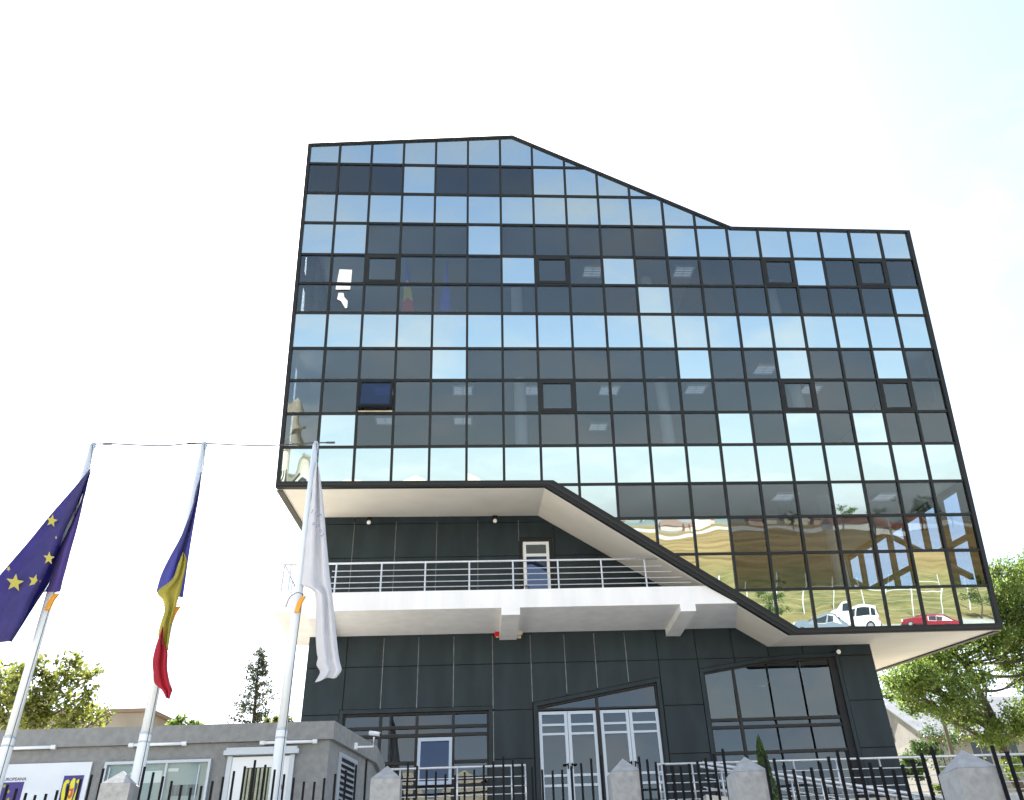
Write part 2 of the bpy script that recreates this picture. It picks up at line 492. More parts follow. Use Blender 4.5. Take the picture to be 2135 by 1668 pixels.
def terrain():
    ys = [3000, 1200, 500, 300, 200, 140, 110, 90, 75, 64, 58, 54, 50, 46, 42, 38, 35, 34, 30, 26, 22, 20.6, 20, 19.6, 19, 17, 15, 13, 11, 9, 7, 5, 3, 1, -1, -4, -7, -12, -18, -24]
    ys += [-(26 + 2 * k) for k in range(52)] + [-135, -150, -175, -210, -260, -340, -450, -700, -1100, -1800, -3000]
    xs = [-3000, -1500, -700, -350, -200, -120, -80] + [-60 + 4 * k for k in range(46)] + [140, 180, 240, 350, 700, 1500, 3000]
    V = []
    for y in ys:
        for x in xs:
            z = hgt(x, y) + ridge(x, y)
            if y < -600:
                z += 3.5 * math.sin(x * 0.0042 + 1) + 2 * math.sin(x * 0.011)
            V.append((x, y, z))
    nx = len(xs)
    Fs = [(i * nx + j, i * nx + j + 1, (i + 1) * nx + j + 1, (i + 1) * nx + j) for i in range(len(ys) - 1) for j in range(nx - 1)]
    m, n, l = mat('dry_ground')
    out = n.new('ShaderNodeOutputMaterial'); b = n.new('ShaderNodeBsdfPrincipled')
    b.inputs['Roughness'].default_value = 0.95
    b.inputs['Specular IOR Level'].default_value = 0.1
    l.new(b.outputs[0], out.inputs[0])
    g = n.new('ShaderNodeNewGeometry')
    def noise(sc, det=5, vec=None):
        t = n.new('ShaderNodeTexNoise'); t.inputs['Scale'].default_value = sc; t.inputs['Detail'].default_value = det
        t.inputs['Roughness'].default_value = 0.6
        l.new(vec or g.outputs['Position'], t.inputs['Vector']); return t.outputs['Fac']
    def ramp(val, stops):
        r = n.new('ShaderNodeValToRGB')
        while len(r.color_ramp.elements) < len(stops):
            r.color_ramp.elements.new(0.5)
        for e, (p, c) in zip(r.color_ramp.elements, stops):
            e.position = p; e.color = (*c, 1)
        l.new(val, r.inputs[0]); return r.outputs[0]
    def mixc(fac, a, bcol):
        x = n.new('ShaderNodeMixRGB')
        l.new(fac, x.inputs['Fac'])
        l.new(a, x.inputs[1]); l.new(bcol, x.inputs[2])
        return x.outputs[0]
    mp = n.new('ShaderNodeMapping'); mp.inputs['Scale'].default_value = (0.5, 2.0, 1.0)
    l.new(g.outputs['Position'], mp.inputs['Vector'])
    grass = ramp(noise(0.14, 8, mp.outputs[0]), [(0.30, (0.16, 0.112, 0.045)), (0.46, (0.275, 0.185, 0.075)), (0.60, (0.35, 0.245, 0.11)), (0.75, (0.29, 0.18, 0.085))])
    green = ramp(noise(0.5, 6), [(0.35, (0.13, 0.13, 0.045)), (0.65, (0.30, 0.24, 0.095))])
    sp = n.new('ShaderNodeSeparateXYZ'); l.new(g.outputs['Position'], sp.inputs[0])
    def band(lo, hi, soft):
        """1 where lo < y < hi"""
        a = n.new('ShaderNodeMapRange'); a.inputs['From Min'].default_value = lo - soft; a.inputs['From Max'].default_value = lo + soft
        b2 = n.new('ShaderNodeMapRange'); b2.inputs['From Min'].default_value = hi + soft; b2.inputs['From Max'].default_value = hi - soft
        l.new(sp.outputs['Y'], a.inputs[0]); l.new(sp.outputs['Y'], b2.inputs[0])
        mm = n.new('ShaderNodeMath'); mm.operation = 'MULTIPLY'; l.new(a.outputs[0], mm.inputs[0]); l.new(b2.outputs[0], mm.inputs[1])
        return mm.outputs[0]
    c = mixc(band(-62, -35, 6), grass, green)
    pale = ramp(noise(0.05, 4), [(0.3, (0.48, 0.45, 0.40)), (0.7, (0.60, 0.57, 0.52))])
    c = mixc(band(-250, -126, 2), c, pale)
    far = ramp(noise(0.006, 6), [(0.35, (0.16, 0.20, 0.20)), (0.6, (0.28, 0.29, 0.24))])
    c = mixc(band(-4000, -420, 60), c, far)
    asph = ramp(noise(1.5, 6), [(0.3, (0.36, 0.345, 0.31)), (0.7, (0.48, 0.46, 0.42))])
    c = mixc(band(-34.5, 6, 0.6), c, asph)
    yard = ramp(noise(1.2, 6), [(0.3, (0.52, 0.485, 0.42)), (0.7, (0.64, 0.60, 0.52))])
    c = mixc(band(6.5, 33, 0.6), c, yard)
    back = ramp(noise(0.6, 6), [(0.3, (0.09, 0.10, 0.03)), (0.7, (0.26, 0.22, 0.08))])
    c = mixc(band(33, 4000, 1.5), c, back)
    l.new(c, b.inputs['Base Color'])
    bn = n.new('ShaderNodeBump'); bn.inputs['Strength'].default_value = 0.6; bn.inputs['Distance'].default_value = 0.3
    l.new(noise(1.4, 6), bn.inputs['Height']); l.new(bn.outputs[0], b.inputs['Normal'])
    k = MB(); k.add(V, Fs)
    return struct(k.build('ground', m, smooth=True))
terrain()

# ================================================================== THE OFFICE BUILDING
B = thing('office_building', (3.0, 22.35, 4.2),
          'tilted glass office block with sloping mirror-pane front over a dark clad ground floor', 'office building')

OUT = [(-0.03, -6.43), (5.89, -6.85), (12.13, -3.807), (17.42, -3.75), (17.47, 7.345), (12.235, 7.36), (6.525, 3.73), (-0.04, 3.70)]
WID = [0.065, 0.07, 0.07, 0.11, 0.15, 0.24, 0.15, 0.09]
INN = inset(OUT, WID)

# rows of panes: which are tinted see-through (the others are mirror)
TROW = {1: [0, 1, 2, 4, 5, 6],
        3: [2, 3, 4, 6, 7, 8, 9, 10],
        4: [0, 1, 2, 3, 4, 5, 7, 8, 10, 11, 12, 13, 14, 16, 17, 18],
        5: [0, 1, 2, 3, 4, 5, 6, 7, 8, 9, 11, 12, 13, 14, 15, 16, 17],
        7: [0, 1, 2, 3, 5, 6, 7, 8, 9, 10, 12, 13, 15, 16, 18],
        8: list(range(19)),
        9: [0, 2, 3, 4, 5, 6, 7, 8, 9, 10, 11, 13, 15, 17, 18],
        11: [9, 10, 11, 12, 13, 14, 16, 17, 18],
        12: [12, 13, 14, 15, 16, 17, 18],
        13: [12, 13, 14, 15, 16, 18]}
SASH = {(4, 2), (4, 7), (4, 14), (4, 17), (8, 7), (8, 14), (8, 17)}
OPEN = (8, 2)
G2 = 0.031       # half a mullion
def cell(r, c):
    u0, u1 = (UX[c] if c else -2.0), (UX[c + 1] if c < 18 else 21.0)
    v0, v1 = (LINE[r] if r else -9.0), (LINE[r + 1] if r < 14 else 9.0)
    p = INN
    p = clip(p, -1, 0, -(u0 + G2)); p = clip(p, 1, 0, u1 - G2)
    p = clip(p, 0, -1, -(v0 + G2)); p = clip(p, 0, 1, v1 - G2)
    return p

for r in range(15):
    for c in range(19):
        p = cell(r, c)
        if abs(area(p)) < 0.01:
            continue
        tinted = c in TROW.get(r, [])
        warped = c == 0 and r >= 7
        m = (TINT_W if warped else TINT) if tinted else (MIRROR_W if warped else MIRROR)
        if (r, c) == OPEN:
            continue
        cu_ = sum(q[0] for q in p) / len(p); cv_ = sum(q[1] for q in p) / len(p)
        tu, tv = rnd.gauss(0, 0.0016), rnd.gauss(0, 0.0016)    # panes are never set perfectly true
        dd = 0.02 if (r, c) in SASH else 0.03
        if (r, c) in SASH:
            fr = ccw(p); q2 = inset(fr, [0.075] * len(fr))
            k = MB()
            for i in range(len(fr)):
                j = (i + 1) % len(fr)
                ring = [fr[i], fr[j], q2[j], q2[i]]
                k.prism([fp(*a, -0.022) for a in ring], [fp(*a, 0.07) for a in ring])
            so = k.build('window_sash', FRAME, B)
            p = inset(fr, [0.078] * len(fr))
        k = MB()
        k.prism([fp(a, b, dd + (a - cu_) * tu + (b - cv_) * tv) for a, b in p], [fp(a, b, dd + 0.008 + (a - cu_) * tu + (b - cv_) * tv) for a, b in p])
        if (r, c) in SASH:
            k.build('pane', m, so)
        else:
            k.build('tinted_pane' if tinted else 'mirror_pane', m, B)

# the one sash that stands open, hinged at its head
p = ccw(cell(*OPEN))
us = [a for a, b in p]; vs = [b for a, b in p]
u0, u1, v0, v1 = min(us), max(us), min(vs), max(vs)
def swing(u, v, d):
    a = R_(20)
    return fp(u, v0 + (v - v0) * math.cos(a) + d * math.sin(a), -(v - v0) * math.sin(a) + d * math.cos(a))
k = MB()
for (a0, b0, a1, b1) in ((u0, v0, u1, v0 + .06), (u0, v1 - .06, u1, v1), (u0, v0 + .06, u0 + .06, v1 - .06), (u1 - .06, v0 + .06, u1, v1 - .06)):
    ring = [(a0, b0), (a1, b0), (a1, b1), (a0, b1)]
    k.prism([swing(*q, -0.03) for q in ring], [swing(*q, 0.03) for q in ring])
so = k.build('window_sash', FRAME, B)
so['label'] = 'sash standing open, hinged at its head'
k = MB(); ring = [(u0 + .05, v0 + .05), (u1 - .05, v0 + .05), (u1 - .05, v1 - .05), (u0 + .05, v1 - .05)]
k.prism([swing(*q, -0.004) for q in ring], [swing(*q, 0.004) for q in ring])
k.build('pane', SKYGL, so)
k = MB()
for uu in (u0 + .12, u1 - .12):
    k.tube([swing(uu, v1 - .05, 0), fp(uu, v1 - .08, 0.05)], 0.012, 6)
k.build('stay', IRON, so)
k = MB(); k.hexa([fp(u0, v1 - .03, -.02), fp(u1, v1 - .03, -.02), fp(u1, v1, -.02), fp(u0, v1, -.02), fp(u0, v1 - .03, .25), fp(u1, v1 - .03, .25), fp(u1, v1, .25), fp(u0, v1, .25)])
k.build('window_sill', BLIND, B)

# mullions and transoms
def span(poly, axis, val):
    xs = []
    for i in range(len(poly)):
        p, q = poly[i], poly[(i + 1) % len(poly)]
        a, b = p[axis] - val, q[axis] - val
        if a * b < 0:
            t = a / (a - b)
            xs.append(p[1 - axis] + (q[1 - axis] - p[1 - axis]) * t)
    return min(xs), max(xs)
for c in range(1, 19):
    a, b = span(inset(OUT, [w * 0.6 for w in WID]), 0, UX[c])
    k = MB()
    ring = [(UX[c] - G2, a), (UX[c] + G2, a), (UX[c] + G2, b), (UX[c] - G2, b)]
    k.prism([fp(*q, -0.012) for q in ring], [fp(*q, 0.13) for q in ring])
    k.build('mullion', FRAME, B)
for r in range(1, 15):
    a, b = span(inset(OUT, [w * 0.6 for w in WID]), 1, LINE[r])
    k = MB()
    ring = [(a, LINE[r] - G2), (b, LINE[r] - G2), (b, LINE[r] + G2), (a, LINE[r] + G2)]
    k.prism([fp(*q, -0.006) for q in ring], [fp(*q, 0.12) for q in ring])
    k.build('transom', FRAME, B)
# outer frame
k = MB()
for i in range(8):
    j = (i + 1) % 8
    ring = [OUT[i], OUT[j], INN[j], INN[i]]
    k.prism([fp(*q, -0.03) for q in ring], [fp(*q, 0.16) for q in ring])
k.build('front_frame', FRAME, B)
IN2 = inset(OUT, [0.02, 0.02, 0.02, 0.03, 0.045, 0.09, 0.045, 0.03]); IN3 = inset(OUT, [w * f_ for w, f_ in zip(WID, (.6, .6, .6, .6, .62, .62, .62, .6))])
k = MB()
for i in (4, 5, 6):
    j = (i + 1) % 8
    ring = [IN2[i], IN2[j], IN3[j], IN3[i]]
    k.prism([fp(*q, -0.05) for q in ring], [fp(*q, -0.025) for q in ring])
k.build('frame_trim', FRAME2, B)

# shell of the glass box
T1 = 11.0
def slab(name, ring, t0, t1, m, rise=0.0):
    k = MB(); k.prism([bp(u, v, t0) for u, v in ring], [bp(u, v, t1) for u, v in ring]); return k.build(name, m, B)
SO = OUT
TH = 0.16
def strip(i, w, off=0.0):
    q = inset(OUT, [off] * 8); q2 = inset(OUT, [off + w] * 8); j = (i + 1) % 8
    return [q[i], q[j], q2[j], q2[i]]
for i in (0, 1, 2):
    slab('roof_panel', strip(i, TH), 0.17, T1, FRAME)
for i in (4, 5, 6):
    slab('soffit_panel', strip(i, TH, 0.004), 0.17, T1, SOFF)
# dark edge bands along both soffit sides
slab('edge_trim', [(-0.04, 3.70), (0.10, 3.70), (0.10, 3.735), (-0.04, 3.735)], 0.17, T1, STEEL)
slab('edge_trim', [(17.47, 7.345), (17.33, 7.345), (17.33, 7.38), (17.47, 7.38)], 0.17, T1, STEEL)
slab('back_wall', inset(OUT, [0.01] * 8), T1, T1 + .2, FRAME)
def side(u0, u1, vtop, vbot, glazed):
    """side wall: cladding with glazed bays (v0, v1, t0, t1, n)"""
    t_in, pieces = 0.17, []
    pieces = [[(t_in, vtop), (T1, vtop), (T1, vbot), (t_in, vbot)]]
    for (a, b, t0, t1, n) in glazed:
        pieces = minus(pieces, [(t0, a), (t1, a), (t1, b), (t0, b)])
    k = MB()
    for q in pieces:
        k.prism([bp(u0, v, t) for t, v in q], [bp(u1, v, t) for t, v in q])
    k.build('side_wall', FRAME, B)
    um = (u0 + u1) / 2
    for (a, b, t0, t1, n) in glazed:
        rows = 2 if b - a > 1.5 else 1
        for i in range(n):
            for j in range(rows):
                ta, tb = t0 + (t1 - t0) * i / n, t0 + (t1 - t0) * (i + 1) / n
                va, vb = a + (b - a) * j / rows, a + (b - a) * (j + 1) / rows
                k = MB()
                k.prism([bp(um - .004, v, t) for t, v in ((ta, va), (tb, va), (tb, vb), (ta, vb))], [bp(um + .004, v, t) for t, v in ((ta, va), (tb, va), (tb, vb), (ta, vb))])
                k.build('side_pane', CLEAR, B)
        for i in range(n + 1):
            tm = t0 + (t1 - t0) * i / n
            k = MB(); k.prism([bp(u0, v, t) for t, v in ((tm - .07, a), (tm + .07, a), (tm + .07, b), (tm - .07, b))], [bp(u1, v, t) for t, v in ((tm - .07, a), (tm + .07, a), (tm + .07, b), (tm - .07, b))])
            k.build('side_mullion', FRAME, B)
        if rows == 2:
            vm = (a + b) / 2
            k = MB(); k.prism([bp(u0 + .01, v, t) for t, v in ((t0, vm - .06), (t1, vm - .06), (t1, vm + .06), (t0, vm + .06))], [bp(u1 - .01, v, t) for t, v in ((t0, vm - .06), (t1, vm - .06), (t1, vm + .06), (t0, vm + .06))])
            k.build('side_transom', FRAME, B)
side(-0.03, 0.12, -6.40, 3.69, [(LINE[3] + .12, LINE[6] - .1, 0.25, 3.6, 2), (LINE[7] + .06, LINE[10] - .1, 0.25, 1.3, 1), (LINE[1] + .45, LINE[2] - .05, 0.25, 0.7, 1)])
side(17.32, 17.46, -3.73, 7.33, [(LINE[11] + .1, LINE[14] - .1, 0.35, 8.0, 7), (LINE[7] + .1, LINE[8] + .5, 0.28, 0.55, 1), (LINE[4] + .2, LINE[5] - .1, 0.25, 0.5, 1)])
# diagonal steel braces behind the right-hand glazing and the left one
def brace(u, v0, t0, v1, t1, w=0.07):
    kk = MB(); kk.prism([bp(u, v0 - w, t0), bp(u, v0 + w, t0), bp(u, v1 + w, t1), bp(u, v1 - w, t1)], [bp(u + .12, v0 - w, t0), bp(u + .12, v0 + w, t0), bp(u + .12, v1 + w, t1), bp(u + .12, v1 - w, t1)])
    kk.build('brace', STEEL, B)
brace(17.15, LINE[14] - .3, 0.4, LINE[11] + .3, 4.2); brace(17.15, LINE[14] - .3, 4.3, LINE[11] + .6, 8.0)
for i in (0, 2):
    brace(0.14, LINE[3] + .1, .3 + .7 * i, LINE[6] - .1, .6 + .7 * i, .06)
    brace(0.14, LINE[6] - .1, .62 + .7 * i, LINE[3] + .1, .98 + .7 * i, .06)

# storeys inside: ceilings and floors follow the tilt of the box
for nm, vc, vf in (('top', LINE[3] - .03, LINE[2] + .15), ('mid', LINE[7] - .03, LINE[6] + .15), ('low', LINE[11] - .03, LINE[10] + .15)):
    x1, x2 = (11.6, 9.9) if nm == 'top' else (17.3, 17.3)
    slab('ceiling', [(0.14, vc), (x1, vc), (x1, vc - .08), (0.14, vc - .08)], 0.25, T1, CEIL)
    slab('floor', [(0.14, vf), (x2, vf), (x2, vf - .12), (0.14, vf - .12)], 0.25, T1, FLOORM)
slab('floor', [(12.2, 7.17), (17.3, 7.17), (17.3, 7.05), (12.2, 7.05)], 0.25, T1, FLOORM)
for va, vb in ((LINE[3], LINE[6]), (LINE[7], LINE[10]), (LINE[11], 7.0)):
    slab('partition', [(0.2 if vb < 5 else 10.0, va), (17.2, va), (17.2, vb), (0.2 if vb < 5 else 13.0, vb)], 7.5, 7.6, INTW)
# columns
for x in (1.35, 5.40, 9.30):
    for va, vb in ((LINE[3] + .02, LINE[6] - .02), (LINE[7] + .02, LINE[10] - .02), (LINE[11] + .02, 7.0)):
        if va > LINE[10] and x < 9:
            continue
        pt, pb = bp(x + 4.711, va, 1.9), bp(x + 4.711, vb, 1.9)
        k = MB(); k.tube([(x, 21.0, pb[2]), (x, 21.0, pt[2])], 0.17, 20)
        k.build('column', COLM, B, smooth=False)

# ---------------- lower storeys: slate cladding
YW = 22.35
O1 = [(-3.02, 4.30), (0.42, 4.30), (0.42, 6.63), (-3.02, 6.63)]
O2 = [(1.59, 4.20), (4.56, 4.20), (4.56, 7.18), (1.59, 6.69)]
O3 = [(5.76, 4.30), (9.21, 4.30), (9.21, 7.68), (8.25, 7.665), (7.41, 7.61), (5.76, 7.375)]
O4 = [(1.37, 8.82), (2.08, 8.82), (2.08, 10.90), (1.37, 10.90)]
SKYCUT = [(1.98, 12.2), (1.98, 11.74), (7.62, 8.13), (10.4, 8.13), (10.4, 12.2)]
OPS = [O1, O2, O3, O4]
def grow(o, w):
    return inset(ccw(o), [-w] * len(o))
whole = [[(-4.0, 3.6), (10.2, 3.6), (10.2, 11.78), (-4.0, 11.78)]]
pcs = minus(whole, SKYCUT)
for o in OPS:
    pcs = minus(pcs, o)
k = MB()
for q in pcs:
    k.prism([(x, YW + .034, z) for x, z in q], [(x, YW + .30, z) for x, z in q])
k.build('wall', DARK, B)
lx = [-4.0, -3.05, -2.16, -1.30, -0.43, 0.53, 1.48, 2.33, 3.09, 3.87, 4.67, 5.66, 6.6, 7.5, 8.4, 9.3, 10.2]
lz = [3.6, 4.46, 5.54, 6.62, 7.70, 8.62]
ux_ = [-4.0, -3.13, -2.02, -0.93, 0.17, 1.27, 2.23, 3.40, 4.5, 5.6]
uz = [8.64, 10.48, 11.43, 11.78]
def panels(xs, zs):
    g = 0.011
    for i in range(len(xs) - 1):
        for j in range(len(zs) - 1):
            q = [[(xs[i] + g, zs[j] + g), (xs[i + 1] - g, zs[j] + g), (xs[i + 1] - g, zs[j + 1] - g), (xs[i] + g, zs[j + 1] - g)]]
            q = minus(q, SKYCUT)
            for o in OPS:
                q = minus(q, grow(o, 0.10))
            q = [a for a in q if abs(area(a)) > 0.004]
            if not q:
                continue
            dy = rnd.uniform(-.003, .003)
            k = MB()
            for a in q:
                k.prism([(x, YW + dy, z) for x, z in a], [(x, YW + .03, z) for x, z in a])
            k.build('cladding_panel', CLAD, B)
panels(lx, lz)
panels(ux_, uz)
# pale joint profiles
for x, z0, z1 in [(v_, 6.66, 8.40) for v_ in (-2.16, -1.30, -0.43, 0.53)] + [(1.48, 6.80, 8.40), (2.33, 6.96, 8.40), (3.09, 7.08, 8.40), (3.87, 7.2, 8.40)] + [(0.53, 4.4, 6.60)] + [(v_, 8.9, 11.5) for v_ in (-3.13, -2.02, -0.93, 0.17)] + [(1.27, 10.9, 11.5)]:
    k = MB(); k.box(x - .009, YW + .004, z0, x + .009, YW + .03, z1); k.build('joint_profile', JOINT, B)
# surrounds round the openings
for o in (O1, O2, O3):
    a = ccw(o); b = grow(o, 0.088)
    k = MB()
    for i in range(len(a)):
        j = (i + 1) % len(a)
        ring = [a[i], a[j], b[j], b[i]]
        k.prism([(x, YW - .006, z) for x, z in ring], [(x, YW + .03, z) for x, z in ring])
    k.build('window_surround', CLAD, B)

def glazing(name, o, xs, zs, y, hw, gm, fm, skip=(), lean=0.0):
    """bars and panes filling an opening"""
    par = MB()
    oo = ccw(o); oi = inset(oo, [hw * 1.3] * len(oo))
    for i in range(len(oo)):
        j = (i + 1) % len(oo)
        ring = [oo[i], oo[j], oi[j], oi[i]]
        par.prism([(x, y - .05, z) for x, z in ring], [(x, y + .06, z) for x, z in ring])
    for x in xs:
        a, b = span(oo, 0, x)
        par.box(x - hw, y - .045, a + .01, x + hw, y + .055, b - .01)
    for z in zs:
        a, b = span(oo, 1, z)
        par.box(a + .01, y - .04, z - hw, b - .01, y + .05, z + hw)
    fo = par.build(name, fm, B)
    ex = [-99] + list(xs) + [99]; ez = [-99] + list(zs) + [99]
    for i in range(len(ex) - 1):
        for j in range(len(ez) - 1):
            if (i, j) in skip:
                continue
            q = oi
            q = clip(q, -1, 0, -(ex[i] + hw * .8)); q = clip(q, 1, 0, ex[i + 1] - hw * .8)
            q = clip(q, 0, -1, -(ez[j] + hw * .8)); q = clip(q, 0, 1, ez[j + 1] - hw * .8)
            if abs(area(q)) < 0.01:
                continue
            t = rnd.gauss(0, .002)
            cx = sum(a for a, b in q) / len(q); cz = sum(b for a, b in q) / len(q)
            k = MB(); k.prism([(x, y + (x - cx) * t - (z - cz) * (lean if cz > 6.3 else 0), z) for x, z in q], [(x, y + .008 + (x - cx) * t - (z - cz) * (lean if cz > 6.3 else 0), z) for x, z in q])
            k.build('pane', gm, fo)
    return fo
glazing('window', O1, [-2.14, -1.28, -0.42], [5.04, 5.19, 5.54, 6.13, 6.31], YW + .12, 0.035, WINGL, FRAME2, skip=((2, 1), (2, 2)))
glazing('window', O3, [6.54, 7.41, 8.25], [5.53, 6.10, 6.27], YW + .11, 0.035, WINGL, FRAME2, lean=.055)
# solid dark strip painting the deep shadow at the big window's right jamb
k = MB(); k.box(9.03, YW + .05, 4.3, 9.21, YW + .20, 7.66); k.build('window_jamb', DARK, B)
# pale tilted sash in the left window
def tilt(x, z, d):
    a = R_(9); zt = 6.06
    return (x, YW + .05 - (zt - z) * math.sin(a) + d, zt - (zt - z) * math.cos(a))
k = MB()
for (xa, za, xb, zb) in ((-1.24, 5.98, -.44, 6.06), (-1.24, 5.02, -.44, 5.10), (-1.24, 5.10, -1.17, 5.98), (-.51, 5.10, -.44, 5.98)):
    ring = [(xa, za), (xb, za), (xb, zb), (xa, zb)]
    k.prism([tilt(*q, -.03) for q in ring], [tilt(*q, .03) for q in ring])
so = k.build('window_sash', ALU, B)
so['label'] = 'pale framed sash tilted open with blue glass'
k = MB(); ring = [(-1.18, 5.09), (-.50, 5.09), (-.50, 5.99), (-1.18, 5.99)]
k.prism([tilt(*q, -.004) for q in ring], [tilt(*q, .004) for q in ring]); k.build('pane', SKYGL, so)

# entrance: transom lights over two pairs of white doors
ot = [(1.59, 6.60), (4.56, 6.60), (4.56, 7.18), (1.59, 6.69)]
glazing('transom_window', ot, [3.055], [], YW + .12, 0.035, WINGL, FRAME2)
for xa, xb in ((3.01, 3.10), (1.59, 1.615), (4.53, 4.56)):
    k = MB(); k.box(xa, YW + .03, 4.2, xb, YW + .2, 6.60); k.build('door_post', FRAME2, B)
def leaf(x0, x1, hinge):
    y = YW + .10
    w = 0.075
    bars = [(x0, 4.22, x0 + w, 6.57), (x1 - w, 4.22, x1, 6.57)]
    rails = [4.22, 4.93, 5.14, 6.04, 6.245, 6.50]
    hs = [.10, .055, .055, .05, .05, .07]
    k = MB()
    for a in bars:
        k.box(a[0], y - .035, a[1], a[2], y + .035, a[3])
    for z, h in zip(rails, hs):
        k.box(x0 + w, y - .032, z, x1 - w, y + .032, z + h)
    d = k.build('door_leaf', ALU, B)
    for (z, h), z2 in zip(zip(rails, hs), rails[1:]):
        k = MB(); k.box(x0 + w - .01, y - .004, z + h - .01, x1 - w + .01, y + .004, z2 + .01); k.build('pane', WINGL, d)
    k = MB(); xh = x1 - .04 if hinge == 'l' else x0 + .04
    s = -1 if hinge == 'l' else 1
    k.box(xh - .012, y - .09, 5.30, xh + .012, y - .035, 5.42); k.box(min(xh, xh + s * .12), y - .09, 5.375, max(xh, xh + s * .12), y - .07, 5.40)
    k.build('handle', IRON, d)
leaf(1.62, 2.305, 'l'); leaf(2.315, 3.005, 'r'); leaf(3.105, 3.80, 'l'); leaf(3.81, 4.525, 'r')

# balcony door
k = MB(); y = YW + .06
for a in ((1.38, 8.84, 1.455, 10.88), (1.995, 8.84, 2.07, 10.88)):
    k.box(a[0], y - .035, a[1], a[2], y + .035, a[3])
for z, h in ((8.84, .10), (10.47, .075), (10.80, .08)):
    k.box(1.455, y - .032, z, 1.995, y + .032, z + h)
bd = k.build('balcony_door', PVC, B)
k = MB(); k.box(1.445, y - .004, 8.93, 2.005, y + .004, 10.48); k.build('pane', SKYGL, bd)
k = MB(); k.box(1.445, y - .004, 10.535, 2.005, y + .004, 10.81); k.build('pane', WINGL, bd)
k = MB(); k.box(1.41, y - .08, 9.55, 1.425, y - .035, 9.67); k.box(1.40, y - .085, 9.64, 1.50, y - .07, 9.66); k.build('handle', IRON, bd)

# lower side and rear walls, dark rooms inside
k = MB(); k.box(-4.0, YW + .302, 3.6, -3.75, 31.5, 11.9); k.box(9.95, YW + .302, 3.6, 10.2, 31.5, 9.0); k.box(-3.75, 31.3, 3.6, 9.95, 31.5, 9.2)
k.build('wall', CLAD, B)
k = MB(); k.box(-3.74, YW + .31, 4.05, 9.94, 31.2, 4.2); k.build('floor', FLOORM, B)
k = MB(); k.box(-3.74, YW + .31, 8.0, 7.0, 31.2, 8.12); k.build('ceiling', CEIL, B)
k = MB(); k.box(-3.74, 26.5, 4.2, 9.94, 26.62, 8.0); k.build('partition', INTW, B)

# balcony slab with upstand, brackets and its return along the left flank
SX = lambda z: 1.80 + (11.26 - z) / (11.26 - 7.72) * (7.53 - 1.80)      # underside of the sloping soffit at the front
k = MB()
z0, z1 = 8.45, 8.885
q = [(-4.53, z0), (SX(z0) - .02, z0), (SX(z1) - .02, z1), (-4.53, z1)]
k.prism([(x, 20.42, z) for x, z in q], [(x, 20.60, z) for x, z in q])
k.box(-4.52, 20.602, 8.455, 5.6, YW - .002, 8.74)
k.box(5.602, 20.602, 8.455, 6.9, YW - .002, 8.70)
k.box(-4.53, 20.602, 8.45, -4.36, 22.95, 8.885)
k.box(-4.36, YW + .002, 8.455, -4.002, 22.95, 8.74)
k.box(-4.36, 22.952, 8.45, -4.002, 23.05, 8.885)
bal = k.build('balcony', WHITE, B)
for xa, xb in ((-3.75, -3.33), (0.705, 1.135), (4.94, 5.31)):
    k = MB(); k.prism([(xa, 20.415, 8.28), (xb, 20.415, 8.28), (xb, 20.415, 8.60), (xa, 20.415, 8.60)], [(xa, YW - .002, 8.28), (xb, YW - .002, 8.28), (xb, YW - .002, 8.60), (xa, YW - .002, 8.60)])
    k.build('bracket', WHITE, bal)
k = MB()
yr = 20.50
k.tube([(-4.44, yr, 9.62), (4.52, yr, 9.62)], 0.026, 10)
k.tube([(-4.44, yr, 9.62), (-4.44, 22.9, 9.62)], 0.026, 10)
rl = k.build('railing', INOX, B, smooth=True)
for x in (-4.44, -4.28, -3.21, -2.14, -1.10, -0.05, 1.00, 2.09, 3.15, 4.22):
    k = MB(); k.tube([(x, yr, 8.87), (x, yr, 9.61)], 0.021, 8)
    for z in (9.42, 9.28, 9.13, 9.0):
        k.box(x - .018, yr - .035, z - .012, x + .018, yr, z + .012)
    k.build('post', INOX, rl, smooth=False)
for yy in (21.6, 22.8):
    k = MB(); k.tube([(-4.44, yy, 8.87), (-4.44, yy, 9.61)], 0.021, 8); k.build('post', INOX, rl)
for z in (9.42, 9.28, 9.13, 9.0):
    k = MB(); xe = SX(z) - .15
    k.tube([(-3.3, yr - .03, z), (min(xe, 5.4), yr - .03, z)], 0.011, 6)
    k.tube([(-4.47, yr, z), (-4.47, 22.8, z)], 0.009, 6)
    k.build('rod', INOX, rl)

# flat white scraps set on the glass of the upper left corner
def fpx(x, y, d=-0.004):
    dr = ray(x, y); P0 = F0
    t = ((P0 - CAM) @ NF) / (dr @ NF)
    return CAM + dr * t + NF * (-d)
for pts in ([(708, 562), (734, 563), (732, 589), (703, 588)], [(701, 596), (731, 597), (730, 604), (700, 604)], [(706, 611), (716, 611), (718, 620), (725, 628), (724, 642), (720, 643), (711, 628), (703, 624)]):
    k = MB(); k.prism([fpx(*q, -.012) for q in pts], [fpx(*q, -.006) for q in pts])
    o = k.build('paper_sheet', PAPER, B)

